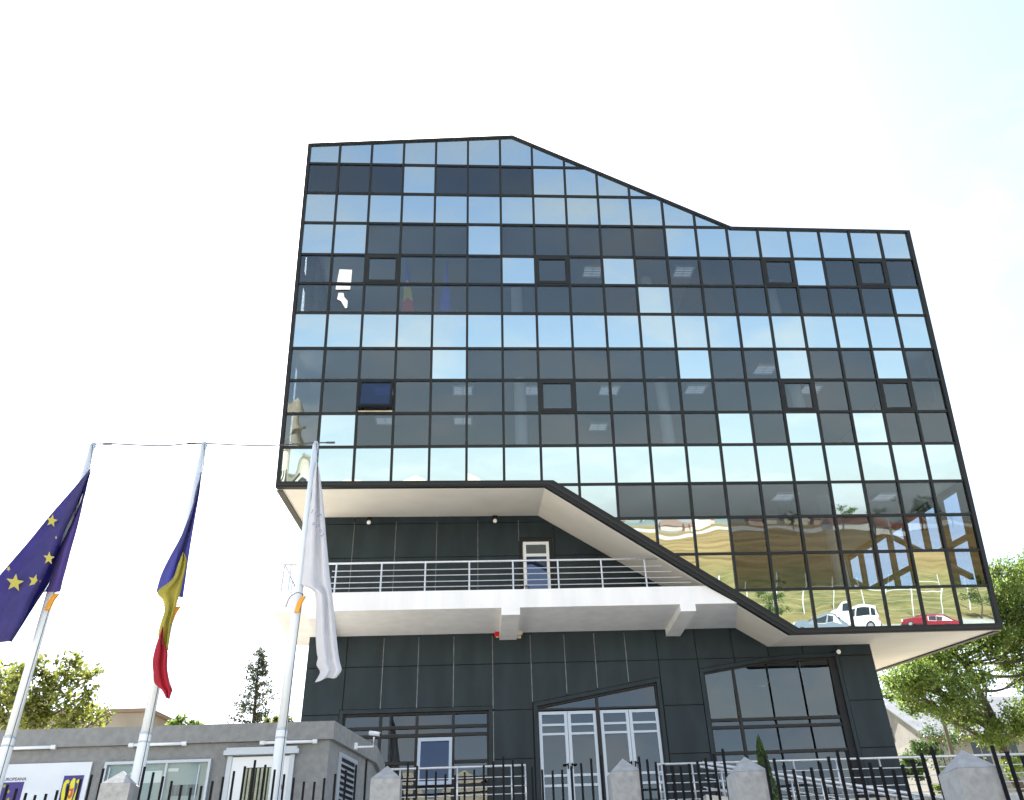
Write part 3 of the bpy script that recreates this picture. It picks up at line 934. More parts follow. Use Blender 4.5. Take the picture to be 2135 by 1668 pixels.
# ================================================================== THINGS ON THE BUILDING
def floodlight(x, y, z, label):
    t = thing('wall_floodlight', (x, y, z), label, 'floodlight', 'floodlights under the glass overhang')
    k = MB(); k.box(x - .07, y - .03, z + .0, x + .07, y + .03, z + .025); k.tube([(x + .05, y, z), (x + .05, y, z - .10)], .012, 6); k.tube([(x - .05, y, z), (x - .05, y, z - .10)], .012, 6)
    k.build('bracket', IRON, t)
    k = MB(); k.tube([(x, y + .06, z - .10), (x, y - .02, z - .13), (x, y - .06, z - .145)], [.04, .058, .062], 16); k.build('lamp_body', STEEL, t, smooth=False)
    k = MB(); k.tube([(x, y - .061, z - .1455), (x, y - .085, z - .154)], [.056, .04], 16); k.build('lens', LAMPG, t)
floodlight(-2.72, 22.12, 11.50, 'small round floodlight under the soffit left of the balcony')
floodlight(0.63, 22.12, 11.50, 'small round floodlight under the soffit nearer the balcony door')
t = thing('siren', (0.62, 22.25, 8.35), 'red alarm box on the dark wall beside the middle balcony bracket', 'alarm')
k = MB(); k.prism([(.585, 22.349, 8.33), (.70, 22.349, 8.33), (.70, 22.349, 8.58), (.61, 22.349, 8.58), (.585, 22.349, 8.52)], [(.60, 22.22, 8.35), (.70, 22.22, 8.35), (.70, 22.22, 8.56), (.62, 22.22, 8.56), (.60, 22.22, 8.51)])
k.build('case', REDP, t)
k = MB(); k.tube([(.65, 22.22, 8.33), (.65, 22.22, 8.30)], [.035, .02], 10); k.build('strobe', CREAMP, t)
t = thing('sensor', (1.22, 22.3, 8.36), 'round cream horn on the dark wall right of the middle balcony bracket', 'sensor')
k = MB(); k.tube([(1.20, 22.349, 8.45), (1.20, 22.28, 8.45), (1.20, 22.23, 8.45)], [.07, .10, .085], 18); k.build('horn', CREAMP, t)
k = MB(); k.box(1.15, 22.33, 8.31, 1.25, 22.349, 8.37); k.build('base', CREAMP, t)
t = thing('wall_lamp', (9.3, 22.3, 7.78), 'small white lamp on the dark wall above the big window corner', 'lamp')
k = MB(); k.box(9.245, 22.31, 7.74, 9.285, 22.348, 7.82); k.build('base', IRON, t)
k = MB(); k.tube([(9.265, 22.31, 7.78), (9.265, 22.24, 7.765), (9.265, 22.18, 7.75)], [.03, .05, .055], 14); k.build('lamp_head', LAMPG, t)

# ceiling lights seen through the tinted glass
def ceil_light(px_, py_, vceil, lab):
    d = ray(px_, py_)
    base = bp(0, vceil, 0)
    # plane through base with directions X and (0,1,SLOPE)
    n = np.array([0, -SLOPE, 1.0]); tt = ((base - CAM) @ n) / (d @ n); c = CAM + d * tt
    c[1] = max(c[1], base[1] + 0.75)
    c[2] = base[2] + SLOPE * (c[1] - base[1])
    L = thing('ceiling_light', tuple(c), lab, 'ceiling light', 'louvred ceiling lights behind the tinted glass')
    def P(a, b, h):
        return (c[0] + a, c[1] + b, c[2] + SLOPE * b - h)
    def bx(k, a0, b0, a1, b1, h0, h1):
        k.hexa([P(a0, b0, h1), P(a1, b0, h1), P(a1, b1, h1), P(a0, b1, h1), P(a0, b0, h0), P(a1, b0, h0), P(a1, b1, h0), P(a0, b1, h0)])
    k = MB()
    for q in ((-.31, -.31, .31, -.28), (-.31, .28, .31, .31), (-.31, -.28, -.28, .28), (.28, -.28, .31, .28)):
        bx(k, *q, .01, .06)
    k.build('frame', PVC, L)
    for i in range(4):
        k = MB(); b = -.21 + .14 * i
        for a in (-.26, .015):
            bx(k, a, b - .028, a + .245, b + .028, .015, .035)
        k.build('tube', TUBE, L)
    return L
for x, y, v_, lab in [
        (965, 812, LINE[7], 'louvred ceiling light above the open window, third bay to its right'),
        (1105, 812, LINE[7], 'louvred ceiling light left of the middle closed sash, first floor glass'),
        (1270, 812, LINE[7], 'louvred ceiling light right of the middle closed sash, first floor glass'),
        (1450, 810, LINE[7], 'louvred ceiling light just right of the pale column'),
        (1690, 810, LINE[7], 'louvred ceiling light behind the right-hand closed sash of the middle storey'),
        (800, 812, LINE[7], 'louvred ceiling light behind the sash that stands open'),
        (1595, 768, LINE[7], 'louvred ceiling light left of a mirror pane, higher than its row'),
        (803, 875, LINE[7], 'louvred ceiling light deep in the room below the open sash'),
        (965, 875, LINE[7], 'louvred ceiling light deep in the room, second from the open sash'),
        (1247, 888, LINE[7], 'louvred ceiling light lowest in view, beside the middle column'),
        (1635, 1033, LINE[11], 'louvred ceiling light over the lowest glazed storey, nearer the slope'),
        (1845, 1033, LINE[11], 'louvred ceiling light over the lowest glazed storey, nearer the right edge'),
        (1425, 565, LINE[3], 'louvred ceiling light on the top storey right of the pale column'),
        (1235, 565, LINE[3], 'louvred ceiling light on the top storey left of a mirror pane'),
        (1765, 562, LINE[3], 'louvred ceiling light on the top storey towards the right edge')]:
    ceil_light(x, y, v_ - .03 + .0, lab)

# two flags on stands and a few furnishings just behind the top storey glass
def indoor_flag(px_, py_top, cols, label, lean):
    Yd = 19.75
    top = at(px_, py_top, Yd); x, z1 = top[0], top[2]
    z0 = bp(0, LINE[6], 0.7)[2] - 0.25
    t = thing('indoor_flag', (x, Yd, z0), label, 'flag', 'flags on stands behind the glass')
    k = MB(); k.tube([(x + lean, Yd, z0), (x, Yd, z1)], .015, 8); k.tube([(x + lean, Yd, z0), (x + lean, Yd, z0 + .04)], [.16, .12], 14)
    k.build('staff', STEEL, t)
    h = (z1 - z0) * .82
    for i, (m, f0, f1) in enumerate(cols):
        A, Bq = [], []
        for j in range(9):
            s = f0 + (f1 - f0) * j / 8
            w = .03 + .30 * min(1, s * 1.25) * (1 - .25 * max(0, s - .8) * 5)
            zz = z1 - .03 - h * s
            A.append((x - w * .45 + lean * s * .8, Yd + .03 * math.sin(9 * s), zz)); Bq.append((x + w * .55 + lean * s * .8, Yd + .05 * math.sin(7 * s + 1), zz))
        k = MB()
        M_ = [((a[0] + b[0]) / 2, (a[1] + b[1]) / 2 - .09, (a[2] + b[2]) / 2) for a, b in zip(A, Bq)]
        vs = A + M_ + Bq; n = 9
        fs = [(r * n + j, r * n + j + 1, (r + 1) * n + j + 1, (r + 1) * n + j) for r in range(2) for j in range(n - 1)]
        k.add(vs, fs); k.build('cloth', m, t, smooth=True)
BLI = solid('indoor_flag_blue', (0.10, 0.14, 0.75), 0.8, emit=0); YLI = solid('indoor_flag_yellow', (0.8, 0.66, 0.1), 0.8); RDI = solid('indoor_flag_red', (0.8, 0.06, 0.08), 0.8)
indoor_flag(848, 545, [(BLI, 0.0, .36), (YLI, .34, .66), (RDI, .64, 1.0)], 'blue, yellow and red flag furled on a stand behind top storey glass', .16)
indoor_flag(932, 545, [(BLI, 0.0, 1.0)], 'plain blue flag furled on a stand behind top storey glass', -.06)
DESK = solid('dark_furniture', (0.05, 0.045, 0.05), 0.6); WOODM = solid('red_brown_wood', (0.20, 0.08, 0.05), 0.5)
def sofa(u, w, label):
    t0 = 1.1; z = bp(0, LINE[6], t0)[2] - .20; y = bp(0, LINE[6], t0)[1]; x = u - 4.711
    t = thing('sofa', (x, y, z), label, 'sofa')
    k = MB(); k.box(x, y, z, x + w, y + .75, z + .42); k.build('seat', DESK, t)
    k = MB(); k.box(x, y - .18, z, x + w, y - .002, z + .80); k.build('backrest', DESK, t)
    for xa in (x - .17, x + w + .002):
        k = MB(); k.box(xa, y - .16, z, xa + .168, y + .72, z + .60); k.build('armrest', DESK, t)
sofa(1.75, 1.3, 'low dark sofa with its back to the glass, top storey')
def cabinet(u, w, label):
    t0 = 1.0; z = bp(0, LINE[6], t0)[2] - .20; y = bp(0, LINE[6], t0)[1]; x = u - 4.711
    t = thing('cabinet', (x, y, z), label, 'cabinet')
    k = MB(); k.box(x, y, z, x + w, y + .4, z + .72); k.build('case', DESK, t)
    k = MB(); k.box(x - .03, y - .03, z + .722, x + w + .03, y + .43, z + .77); k.build('top', WOODM, t)
    for i in range(3):
        k = MB(); k.box(x + .03 + i * w / 3, y - .015, z + .06, x + w / 3 - .03 + i * w / 3, y - .001, z + .68); k.build('door', WOODM, t)
cabinet(6.15, 1.25, 'red brown cabinet standing behind the top storey glass')

# ================================================================== HANDRAILS
TERR = struct(MB().box(-4.3, 20.25, 3.2, 13.5, 22.31, 4.20).build('terrace', solid('terrace_concrete', (0.55, 0.53, 0.48), 0.85, noise=.12, nscale=5)))
k = MB(); k.prism([(4.6, 19.0, 3.3), (4.6, 19.0, 4.2), (10.5, 19.0, 3.45), (10.5, 19.0, 3.2)], [(4.6, 20.22, 3.3), (4.6, 20.22, 4.2), (10.5, 20.22, 3.45), (10.5, 20.22, 3.2)])
struct(k.build('ramp_path', solid('ramp_concrete', (0.50, 0.48, 0.44), 0.85, noise=.12, nscale=5)))
def handrail(label, pts, posts, drops, r=.024, foot=None):
    """pts: two ends of the top rail; posts: fractions along; drops: rod drops"""
    a, b = Vector(pts[0]), Vector(pts[1])
    t = thing('handrail', (a.x, a.y, foot(0)), label, 'handrail', 'steel handrails at the entrance')
    k = MB(); k.tube([a, b], r, 10); k.build('top_rail', INOX, t, smooth=True)
    for f in posts:
        p = a.lerp(b, f)
        k = MB(); k.tube([(p.x, p.y, foot(f)), (p.x, p.y, p.z)], .02, 8); k.build('post', INOX, t, smooth=True)
    for d in drops:
        k = MB(); k.tube([a - Vector((0, .03, d)), b - Vector((0, .03, d))], .011, 6); k.build('rod', INOX, t, smooth=True)
    return t
hx = lambda x, a, b: (x - a) / (b - a)
handrail('left steel handrail beside the guardhouse, under the four-pane window', [(-3.2, 20.75, 5.13), (1.18, 20.75, 5.13)], [hx(q, -3.2, 1.18) for q in (-2.9, -1.5, -.29, .87, 1.165)], (.22, .40, .55, .70), foot=lambda f: 4.2)
handrail('long steel handrail right of the entrance, running past the building corner', [(4.0, 20.75, 5.06), (13.3, 20.75, 5.02)], [hx(q, 4., 13.3) for q in (4.05, 4.80, 5.8, 6.12, 7.06, 8.02, 9.0, 10.0, 11.0, 12.0, 13.2)], (.21, .38, .55, .70), foot=lambda f: 4.2)
RF = lambda f: 4.2 - .55 * f
handrail('outer sloping ramp handrail descending to the right', [(4.85, 19.95, 4.93), (10.3, 19.95, 4.02)], [.05, .12, .28, .45, .62, .8, .97], (.30, .50), r=.032, foot=RF)
handrail('inner sloping ramp handrail just under the outer one', [(4.85, 20.2, 4.90), (10.3, 20.2, 3.98)], [.08, .35, .55, .75, .95], (.40,), r=.03, foot=RF)

# ================================================================== GUARDHOUSE
G = thing('guardhouse', (-6.0, 15.0, 2.3), 'low grey rendered guardhouse with thick flat cornice and chamfered corner', 'guardhouse')
plan = [(-12.5, 15.0), (-2.20, 15.0), (-1.72, 17.0), (-1.72, 18.6), (-12.5, 18.6)]
k = MB(); k.prism([(x, y, 2.0) for x, y in plan], [(x, y, 4.60) for x, y in plan]); k.build('wall', CONC2, G)
pl2 = inset(plan, [-.075] * 5)
k = MB(); k.prism([(x, y, 4.602) for x, y in pl2], [(x, y, 4.865) for x, y in pl2]); k.build('cornice', CONC2, G)
# door with its hood and barred pane
xd0, xd1 = -3.64, -2.78
k = MB(); k.box(xd0, 14.955, 2.3, xd1, 14.998, 4.385); dr = k.build('door', PVC, G)
k = MB(); k.box(xd0 + .20, 14.952, 2.6, xd1 - .15, 14.954, 4.23); k.build('pane_recess', DARK, dr)  # flat near-black plate painted in for the darkness behind the blind
k = MB(); k.box(xd0 + .20, 14.938, 2.6, xd1 - .15, 14.943, 4.23); k.build('pane', CLEAR, dr)
k = MB()
for i in range(8):
    x = xd0 + .215 + i * .06
    k.box(x, 14.945, 2.62, x + .032, 14.951, 4.22)
k.build('blind', BLIND, dr)
k = MB(); k.box(xd1 - .10, 14.90, 3.92, xd1 - .07, 14.955, 3.98); k.build('handle', IRON, dr)
for xa, xb in ((xd0 - .075, xd0 - .002), (xd1 + .002, xd1 + .075)):
    k = MB(); k.box(xa, 14.94, 2.3, xb, 14.998, 4.40); k.build('door_frame', ALU, G)
k = MB(); k.box(xd0 - .13, 14.87, 4.405, xd1 + .14, 14.998, 4.47); k.box(xd0 - .10, 14.89, 4.472, xd1 + .11, 14.998, 4.51); k.build('door_hood', ALU, G)
# louvre in the chamfered wall
cdx, cdy = .48 / 2.0567, 2.0 / 2.0567
def ch(s, z, d=0.0):
    return (-2.20 + cdx * s + cdy * d, 15.0 + cdy * s - cdx * d, z)
k = MB()
for s0, s1, z0, z1 in ((.42, .50, 3.3, 4.44), (1.16, 1.24, 3.3, 4.44), (.42, 1.24, 4.44, 4.50)):
    k.hexa([ch(s0, z0, .03), ch(s1, z0, .03), ch(s1, z0, .004), ch(s0, z0, .004), ch(s0, z1, .03), ch(s1, z1, .03), ch(s1, z1, .004), ch(s0, z1, .004)])
lv = k.build('louvre', ALU, G)
k = MB(); k.hexa([ch(.50, 3.3, .006), ch(1.16, 3.3, .006), ch(1.16, 3.3, .002), ch(.50, 3.3, .002), ch(.50, 4.44, .006), ch(1.16, 4.44, .006), ch(1.16, 4.44, .002), ch(.50, 4.44, .002)]); k.build('louvre_back', DARK, lv)
for i in range(13):
    z = 3.34 + i * .083
    k = MB(); k.hexa([ch(.50, z, .045), ch(1.16, z, .045), ch(1.16, z + .035, .01), ch(.50, z + .035, .01), ch(.50, z + .015, .045), ch(1.16, z + .015, .045), ch(1.16, z + .05, .01), ch(.50, z + .05, .01)])
    k.build('slat', ALU, lv)
# tube lights along the wall head
def tube_light(x0, x1, z, label):
    t = thing('tube_light', ((x0 + x1) / 2, 14.9, z), label, 'tube light', 'tube lights along the guardhouse wall')
    k = MB(); k.box(x0 + .06, 14.955, z - .015, x1 - .06, 14.998, z + .018); k.build('backplate', STEEL, t)
    k = MB(); k.tube([(x0 + .05, 14.915, z), (x1 - .05, 14.915, z)], .024, 12); k.build('tube', DIFFUSER, t, smooth=True)
    for xa in (x0, x1 - .07):
        k = MB(); k.tube([(xa, 14.915, z), (xa + .07, 14.915, z)], .032, 10); k.box(xa + .02, 14.93, z - .02, xa + .05, 14.998, z + .02); k.build('end_cap', PVC, t)
tube_light(-7.35, -6.30, 4.60, 'tube light on the guardhouse above the white board')
tube_light(-5.22, -4.36, 4.595, 'tube light on the guardhouse above the glazed notice case')
tube_light(-3.25, -2.38, 4.57, 'tube light on the guardhouse above the door')
# CCTV camera on the corner
t = thing('security_camera', (-1.72, 15.9, 4.66), 'white security camera on an arm at the guardhouse corner', 'security camera')
cx_, cy_, cz_ = at(780, 1530, 15.9)
px_, py_, pz_ = ch(.95, 4.70, .08)
k = MB(); k.box(px_ - .02, py_ - .05, 4.62, px_ + .03, py_ + .05, 4.72); k.build('mount', PVC, t)
k = MB(); k.tube([(px_ + .02, py_, 4.66), (cx_, py_, 4.66), (cx_, cy_, cz_ - .05)], .017, 8); k.build('arm', PVC, t)
k = MB(); k.tube([(cx_ - .08, cy_ + .02, cz_ + .02), (cx_ + .02, cy_, cz_ + .005), (cx_ + .10, cy_ - .02, cz_ - .015)], [.036, .036, .032], 14); k.build('body', PVC, t, smooth=False)
k = MB(); k.tube([(cx_ + .101, cy_ - .02, cz_ - .0155), (cx_ + .107, cy_ - .021, cz_ - .017)], .024, 12); k.build('lens', IRON, t)
# white board
t = thing('information_board', (-6.4, 14.95, 4.0), 'white board with blue starred panel and yellow eagle arms on guardhouse wall', 'board')
k = MB(); k.box(-8.0, 14.955, 3.2, -5.72, 14.985, 4.385); k.build('panel', BOARD, t)
def at_board(x, y, Y=14.952):
    q = at(x, y, Y); return q[0], q[2]
def plate(name, pts, Y, m, par, th=.002):
    k = MB(); k.prism([(x, Y, z) for x, z in pts], [(x, Y + th, z) for x, z in pts]); return k.build(name, m, par)
ex1, ez1 = at_board(51, 1630)
plate('blue_panel', [(-7.6, 3.4), (ex1, 3.4), (ex1, ez1), (-7.6, ez1)], 14.951, INKB, t)
def star_pts(cx, cz, r):
    return [(cx + math.sin(math.pi * i / 5) * (r if i % 2 == 0 else r * .4), cz + math.cos(math.pi * i / 5) * (r if i % 2 == 0 else r * .4)) for i in range(10)]
def star_fan(k, pts3, c):
    k.add([c] + pts3, [(0, 1 + i, 1 + (i + 1) % 10) for i in range(10)])
ecx, ecz = at_board(-14, 1668)
for i in range(12):
    a = 2 * math.pi * i / 12
    sx_, sz_ = ecx + .21 * math.sin(a), ecz + .21 * math.cos(a)
    P2 = star_pts(sx_, sz_, .033)
    k = MB(); star_fan(k, [(x, 14.9485, z) for x, z in P2], (sx_, 14.9485, sz_)); k.build('star', STARY, t, fix=False)
def text(body, loc, size, m, par, label=None, rot=0.0, align='LEFT', name='lettering'):
    c = bpy.data.curves.new(name, 'FONT'); c.body = body; c.size = size; c.extrude = 0.001; c.align_x = align
    o = bpy.data.objects.new(name, c); COL.objects.link(o)
    o.parent = par; org = ORG[par.name]
    o.location = (loc[0] - org.x, loc[1] - org.y, loc[2] - org.z)
    o.rotation_euler = (math.pi / 2, rot, 0)
    c.materials.append(m)
    bpy.context.view_layer.update()
    me = bpy.data.meshes.new_from_object(o.evaluated_get(bpy.context.evaluated_depsgraph_get()))
    me.materials.clear(); me.materials.append(m)
    o2 = bpy.data.objects.new(name, me); COL.objects.link(o2)
    o2.parent = par; o2.location = o.location; o2.rotation_euler = o.rotation_euler
    bpy.data.objects.remove(o, do_unlink=True)
    o2.name = name
    return o2
tx, tz = at_board(54, 1627)
text('UNIUNEA EUROPEANA', (tx, 14.951, tz), .062, INKK, t, align='RIGHT')
# arms: blue ground, yellow eagle with red shield
ax0, az0 = at_board(134, 1619); ax1, az1 = at_board(176, 1616)
aw = ax1 - ax0
plate('arms_ground', [(ax0, az1 - .62), (ax1, az1 - .62), (ax1, az1), (ax0, az1)], 14.951, INKB, t)
def A(u, w):
    return (ax0 + u * aw, az1 - w * aw)
wingl = [A(.06, .38), A(.12, .24), A(.24, .18), A(.33, .26), A(.30, .36), A(.22, .38), A(.21, .60), A(.25, .85), A(.30, 1.2), A(.22, 1.35), A(.12, 1.15), A(.06, .8)]
for sgn, nm in ((1, 'l'), (-1, 'r')):
    pts = wingl if sgn == 1 else [(ax0 + ax1 - x, z) for x, z in wingl]
    cxm = sum(x for x, z in pts) / len(pts) + (.0); czm = sum(z for x, z in pts) / len(pts)
    k = MB(); n = len(pts)
    k.prism([(x, 14.949, z) for x, z in pts], [(x, 14.9505, z) for x, z in pts]); k.build('wing', INKY, t)
plate('eagle_body', [A(.40, .28), A(.50, .12), A(.60, .16), A(.62, .30), A(.66, .8), A(.62, 1.5), A(.40, 1.5), A(.35, .8)], 14.949, INKY, t)
plate('shield', [A(.40, .62), A(.63, .60), A(.62, 1.0), A(.51, 1.1), A(.41, 1.0)], 14.947, INKR, t)
plate('shield_field', [A(.44, .74), A(.52, .73), A(.52, .9), A(.45, .92)], 14.946, INKY, t)
# notice case
t = thing('notice_case', (-4.7, 14.95, 3.9), 'glazed notice case with aluminium frame and papers on guardhouse wall', 'notice case')
nx0, nx1, nz0, nz1 = -5.52, -3.95, 3.2, 4.37
k = MB(); k.box(nx0 + .04, 14.98, nz0, nx1 - .04, 14.997, nz1 - .04); k.build('backing', NOTICE, t)
k = MB(); k.box(nx0, 14.92, nz0, nx0 + .04, 14.998, nz1); k.box(nx1 - .04, 14.92, nz0, nx1, 14.998, nz1); k.box(nx0 + .04, 14.92, nz1 - .04, nx1 - .04, 14.998, nz1); k.box(nx0 + .08, 14.925, nz0, nx0 + .095, 14.94, nz1 - .08); k.box(nx1 - .17, 14.925, nz0, nx1 - .155, 14.94, nz1 - .08); k.box(-4.62, 14.93, nz0, -4.59, 14.94, nz1 - .04)
k.build('frame', ALU, t)
for (x0, z0, x1, z1) in ((-4.98, 4.07, -4.66, 4.235), (-5.13, 4.19, -5.02, 4.225), (-4.58, 4.215, -4.43, 4.262)):
    k = MB(); k.box(x0, 14.972, z0, x1, 14.978, z1); p_ = k.build('paper_sheet', PAPER, t)
k = MB(); k.box(-4.48, 14.972, 3.88, -4.10, 14.978, 4.03); k.build('photo_strip', solid('grey_print', (.20, .22, .23), .6, noise=.4, nscale=14, stretch=(3, 1, .2)), t)
k = MB(); k.box(nx0 + .045, 14.935, nz0, -4.625, 14.939, nz1 - .045); k.box(-4.585, 14.935, nz0, nx1 - .045, 14.939, nz1 - .045); k.build('pane', CLEAR, t)

# ================================================================== FENCE
PIL = [(-4.41, 12.60, 3.83), (-1.04, 12.15, 3.71), (1.83, 11.54, 3.60), (2.88, 9.98, 3.31), (4.22, 8.00, 2.97)]
PLAB = ['concrete fence pillar in front of the glazed notice case', 'concrete fence pillar below the four-pane window, right of the louvre',
        'concrete fence pillar in front of the white entrance doors', 'concrete fence pillar in front of the green cypress', 'broad concrete fence pillar nearest the leafy tree']
for (x, y, z), lab in zip(PIL, PLAB):
    w = .18
    g = hgt(x, y) - .1
    t = thing('fence_pillar', (x, y, g), lab, 'fence pillar', 'pointed concrete fence pillars')
    sh = z - .17
    k = MB(); k.box(x - w, y - w, g, x + w, y + w, sh); k.build('shaft', CONC, t)
    k = MB(); k.add([(x - w, y - w, sh + .002), (x + w, y - w, sh + .002), (x + w, y + w, sh + .002), (x - w, y + w, sh + .002), (x, y, z)], [(0, 1, 4), (1, 2, 4), (2, 3, 4), (3, 0, 4), (3, 2, 1, 0)]); k.build('cap', CONC, t)
def fence(p0, p1, n, prof, label):
    """prof: heights along the panel at even fractions"""
    a, b = np.array(p0), np.array(p1)
    L = np.linalg.norm(b - a)
    t = thing('iron_fence', (a[0], a[1], hgt(*a)), label, 'fence', 'black picket fence panels')
    s = np.linspace(0, 1, len(prof))
    lo = min(prof)
    for i in range(n):
        f = (i + .5) / n
        x, y = a + (b - a) * f
        # between the given points the tops hang in a curve
        zt = np.interp(f, s, prof) + rnd.uniform(-.008, .008)
        g = hgt(x, y)
        h = .0125
        lx_ = rnd.gauss(0, .003)
        k = MB(); k.hexa([(x - h, y - h, g + .15), (x + h, y - h, g + .15), (x + h, y + h, g + .15), (x - h, y + h, g + .15), (x - h + lx_, y - h, zt), (x + h + lx_, y - h, zt), (x + h + lx_, y + h, zt), (x - h + lx_, y + h, zt)])
        k.build('picket', IRON, t)
    for dz in (.55, 1.35):
        z0, z1 = prof[0] - dz, prof[-1] - dz
        k = MB(); k.tube([(a[0], a[1], z0), (b[0], b[1], z1)], .016, 6); k.build('rail', IRON, t)
def arcs(h0, h1, low0, low1, n):
    out = []
    for i in range(n):
        for j in range(9):
            f = (i + j / 8) / n
            if i and j == 0:
                continue
            hi = h0 + (h1 - h0) * f; lo = low0 + (low1 - low0) * f
            out.append(lo + (hi - lo) * abs(2 * (j / 8) - 1) ** 1.35)
    return out
fence((-7.9, 12.95), (-4.62, 12.65), 25, arcs(3.95, 3.91, 3.62, 3.585, 2), 'black iron pickets in front of the white board')
fence((-4.20, 12.55), (-1.24, 12.20), 23, arcs(3.90, 3.83, 3.585, 3.565, 2), 'black iron pickets in front of the guardhouse door')
fence((-0.84, 12.10), (1.63, 11.60), 21, arcs(3.76, 3.68, 3.56, 3.50, 2), 'black iron pickets between the two pillars below the entrance')
fence((1.95, 11.34), (2.76, 10.18), 11, arcs(3.60, 3.44, 3.42, 3.30, 1), 'short black iron picket panel right of the entrance doors')
fence((3.0, 9.80), (4.10, 8.18), 18, arcs(3.33, 3.06, 3.12, 2.86, 2), 'black iron pickets in front of the sloping ramp rails')
fence((4.34, 7.82), (5.6, 6.0), 20, arcs(2.99, 2.62, 2.80, 2.48, 2), 'black iron pickets right of the broad pillar')

# ================================================================== FLAGPOLES AND FLAGS
YP = 13.6
def flagpole(x, arms, label, wz, wx):
    g = hgt(x, YP)
    t = thing('flagpole', (x, YP, g), label, 'flagpole', 'row of three white flagpoles')
    k = MB(); k.tube([(x, YP, g), (x, YP, 4.45), (x, YP, 4.47)], [.082, .080, .074], 20); k.build('lower_shaft', POLE, t, smooth=False)
    k = MB(); k.tube([(x, YP, 4.472), (x, YP, 6.2), (x, YP, 9.05)], [.072, .064, .052], 20); k.build('shaft', POLE, t, smooth=True)
    for z in (4.47, 4.36):
        k = MB(); k.tube([(x, YP, z - .012), (x, YP, z + .012)], .083, 20); k.build('band', ALU, t)
    k = MB(); k.tube([(x, YP, 9.052), (x, YP, 9.12)], [.055, .03], 16); k.build('cap', ALU, t)
    for s in arms:
        k = MB(); k.tube([(x, YP, 9.10), (x + s, YP, 9.10)], .012, 8); k.tube([(x + s * .55, YP, 9.10), (x + s, YP, 9.10)], .019, 8); k.build('arm', STEEL, t)
    # halyard with a slack turn, and the orange float on it
    hp = catmull([(x + .02, YP - .06, 9.05), (x + .09, YP - .09, 8.6), (x + .05, YP - .10, 8.1), (x + .085, YP - .10, 7.5), (x + .05, YP - .09, 6.9), (x + .09, YP - .1, 6.5), (x + .075, YP - .1, 5.2), (x + .07, YP - .1, 3.2)], 6)
    k = MB(); k.tube(hp, .006, 5); k.build('halyard', STEEL, t)
    k = MB()
    q = catmull([(x + wx + .05, YP - .13, wz + .13), (x + wx + .02, YP - .14, wz + .065), (x + wx, YP - .14, wz), (x + wx - .01, YP - .14, wz - .065), (x + wx - .025, YP - .13, wz - .11)], 3)
    A_, B_ = [], []
    for p in q:
        A_ += [(p[0] - .034, p[1] - .02, p[2]), (p[0] + .034, p[1] - .02, p[2]), (p[0] + .034, p[1] + .025, p[2]), (p[0] - .034, p[1] + .025, p[2])]
    nq = len(q)
    fs = [(4 * i + j, 4 * i + (j + 1) % 4, 4 * i + 4 + (j + 1) % 4, 4 * i + 4 + j) for i in range(nq - 1) for j in range(4)] + [(3, 2, 1, 0), tuple(4 * (nq - 1) + j for j in range(4))]
    k.add(A_, fs); k.build('float', ORANGE, t)
    k = MB(); k.tube(catmull([(x - .14, YP - .12, wz - .02), (x - .09, YP - .14, wz + .12), (x + .02, YP - .15, wz + .19), (x + wx + .05, YP - .14, wz + .15)], 5), .006, 5); k.build('cord', STEEL, t)
flagpole(-6.40, [.30], 'white flagpole carrying the blue starred flag', 6.33, .10)
flagpole(-4.56, [-.28], 'white flagpole carrying the blue, yellow and red flag', 6.10, .09)
flagpole(-2.68, [.32], 'white flagpole carrying the white flag', 6.22, .06)
k = MB(); k.tube(catmull([(-6.10, YP, 9.105), (-5.3, YP, 9.06), (-4.84, YP, 9.095), (-4.56, YP, 9.10), (-3.6, YP, 9.05), (-2.68, YP, 9.10)], 6), .011, 6)
tag(k.build('cable', STEEL), 'thin cable strung between the tops of the flagpoles', 'cable')

def sheet(name, rows, m, par, kx=4, ky=4, th=0.004, wave=0.0, seed=0):
    """cloth through a net of photo points with depths: rows of (x, y, Y)"""
    W_ = [[at(*q) for q in r] for r in rows]
    n = len(W_[0])
    colz = [catmull([r[c] for r in W_], ky) for c in range(n)]
    R2 = [catmull([colz[c][i] for c in range(n)], kx) for i in range(len(colz[0]))]
    rr = random.Random(seed)
    ph = rr.uniform(0, 6)
    V, Fq = [], []
    nc = len(R2[0])
    for i, r in enumerate(R2):
        for j, p in enumerate(r):
            f = i / (len(R2) - 1)
            V.append((p[0], p[1] + wave * f * math.sin(ph + 9 * j / nc + 2.5 * f), p[2]))
    for i in range(len(R2) - 1):
        for j in range(nc - 1):
            Fq.append((i * nc + j, i * nc + j + 1, (i + 1) * nc + j + 1, (i + 1) * nc + j))
    k = MB(); k.add(V, Fq)
    o = k.build(name, m, par, smooth=True, fix=False)
    md = o.modifiers.new('thickness', 'SOLIDIFY'); md.thickness = th; md.offset = 0
    return o

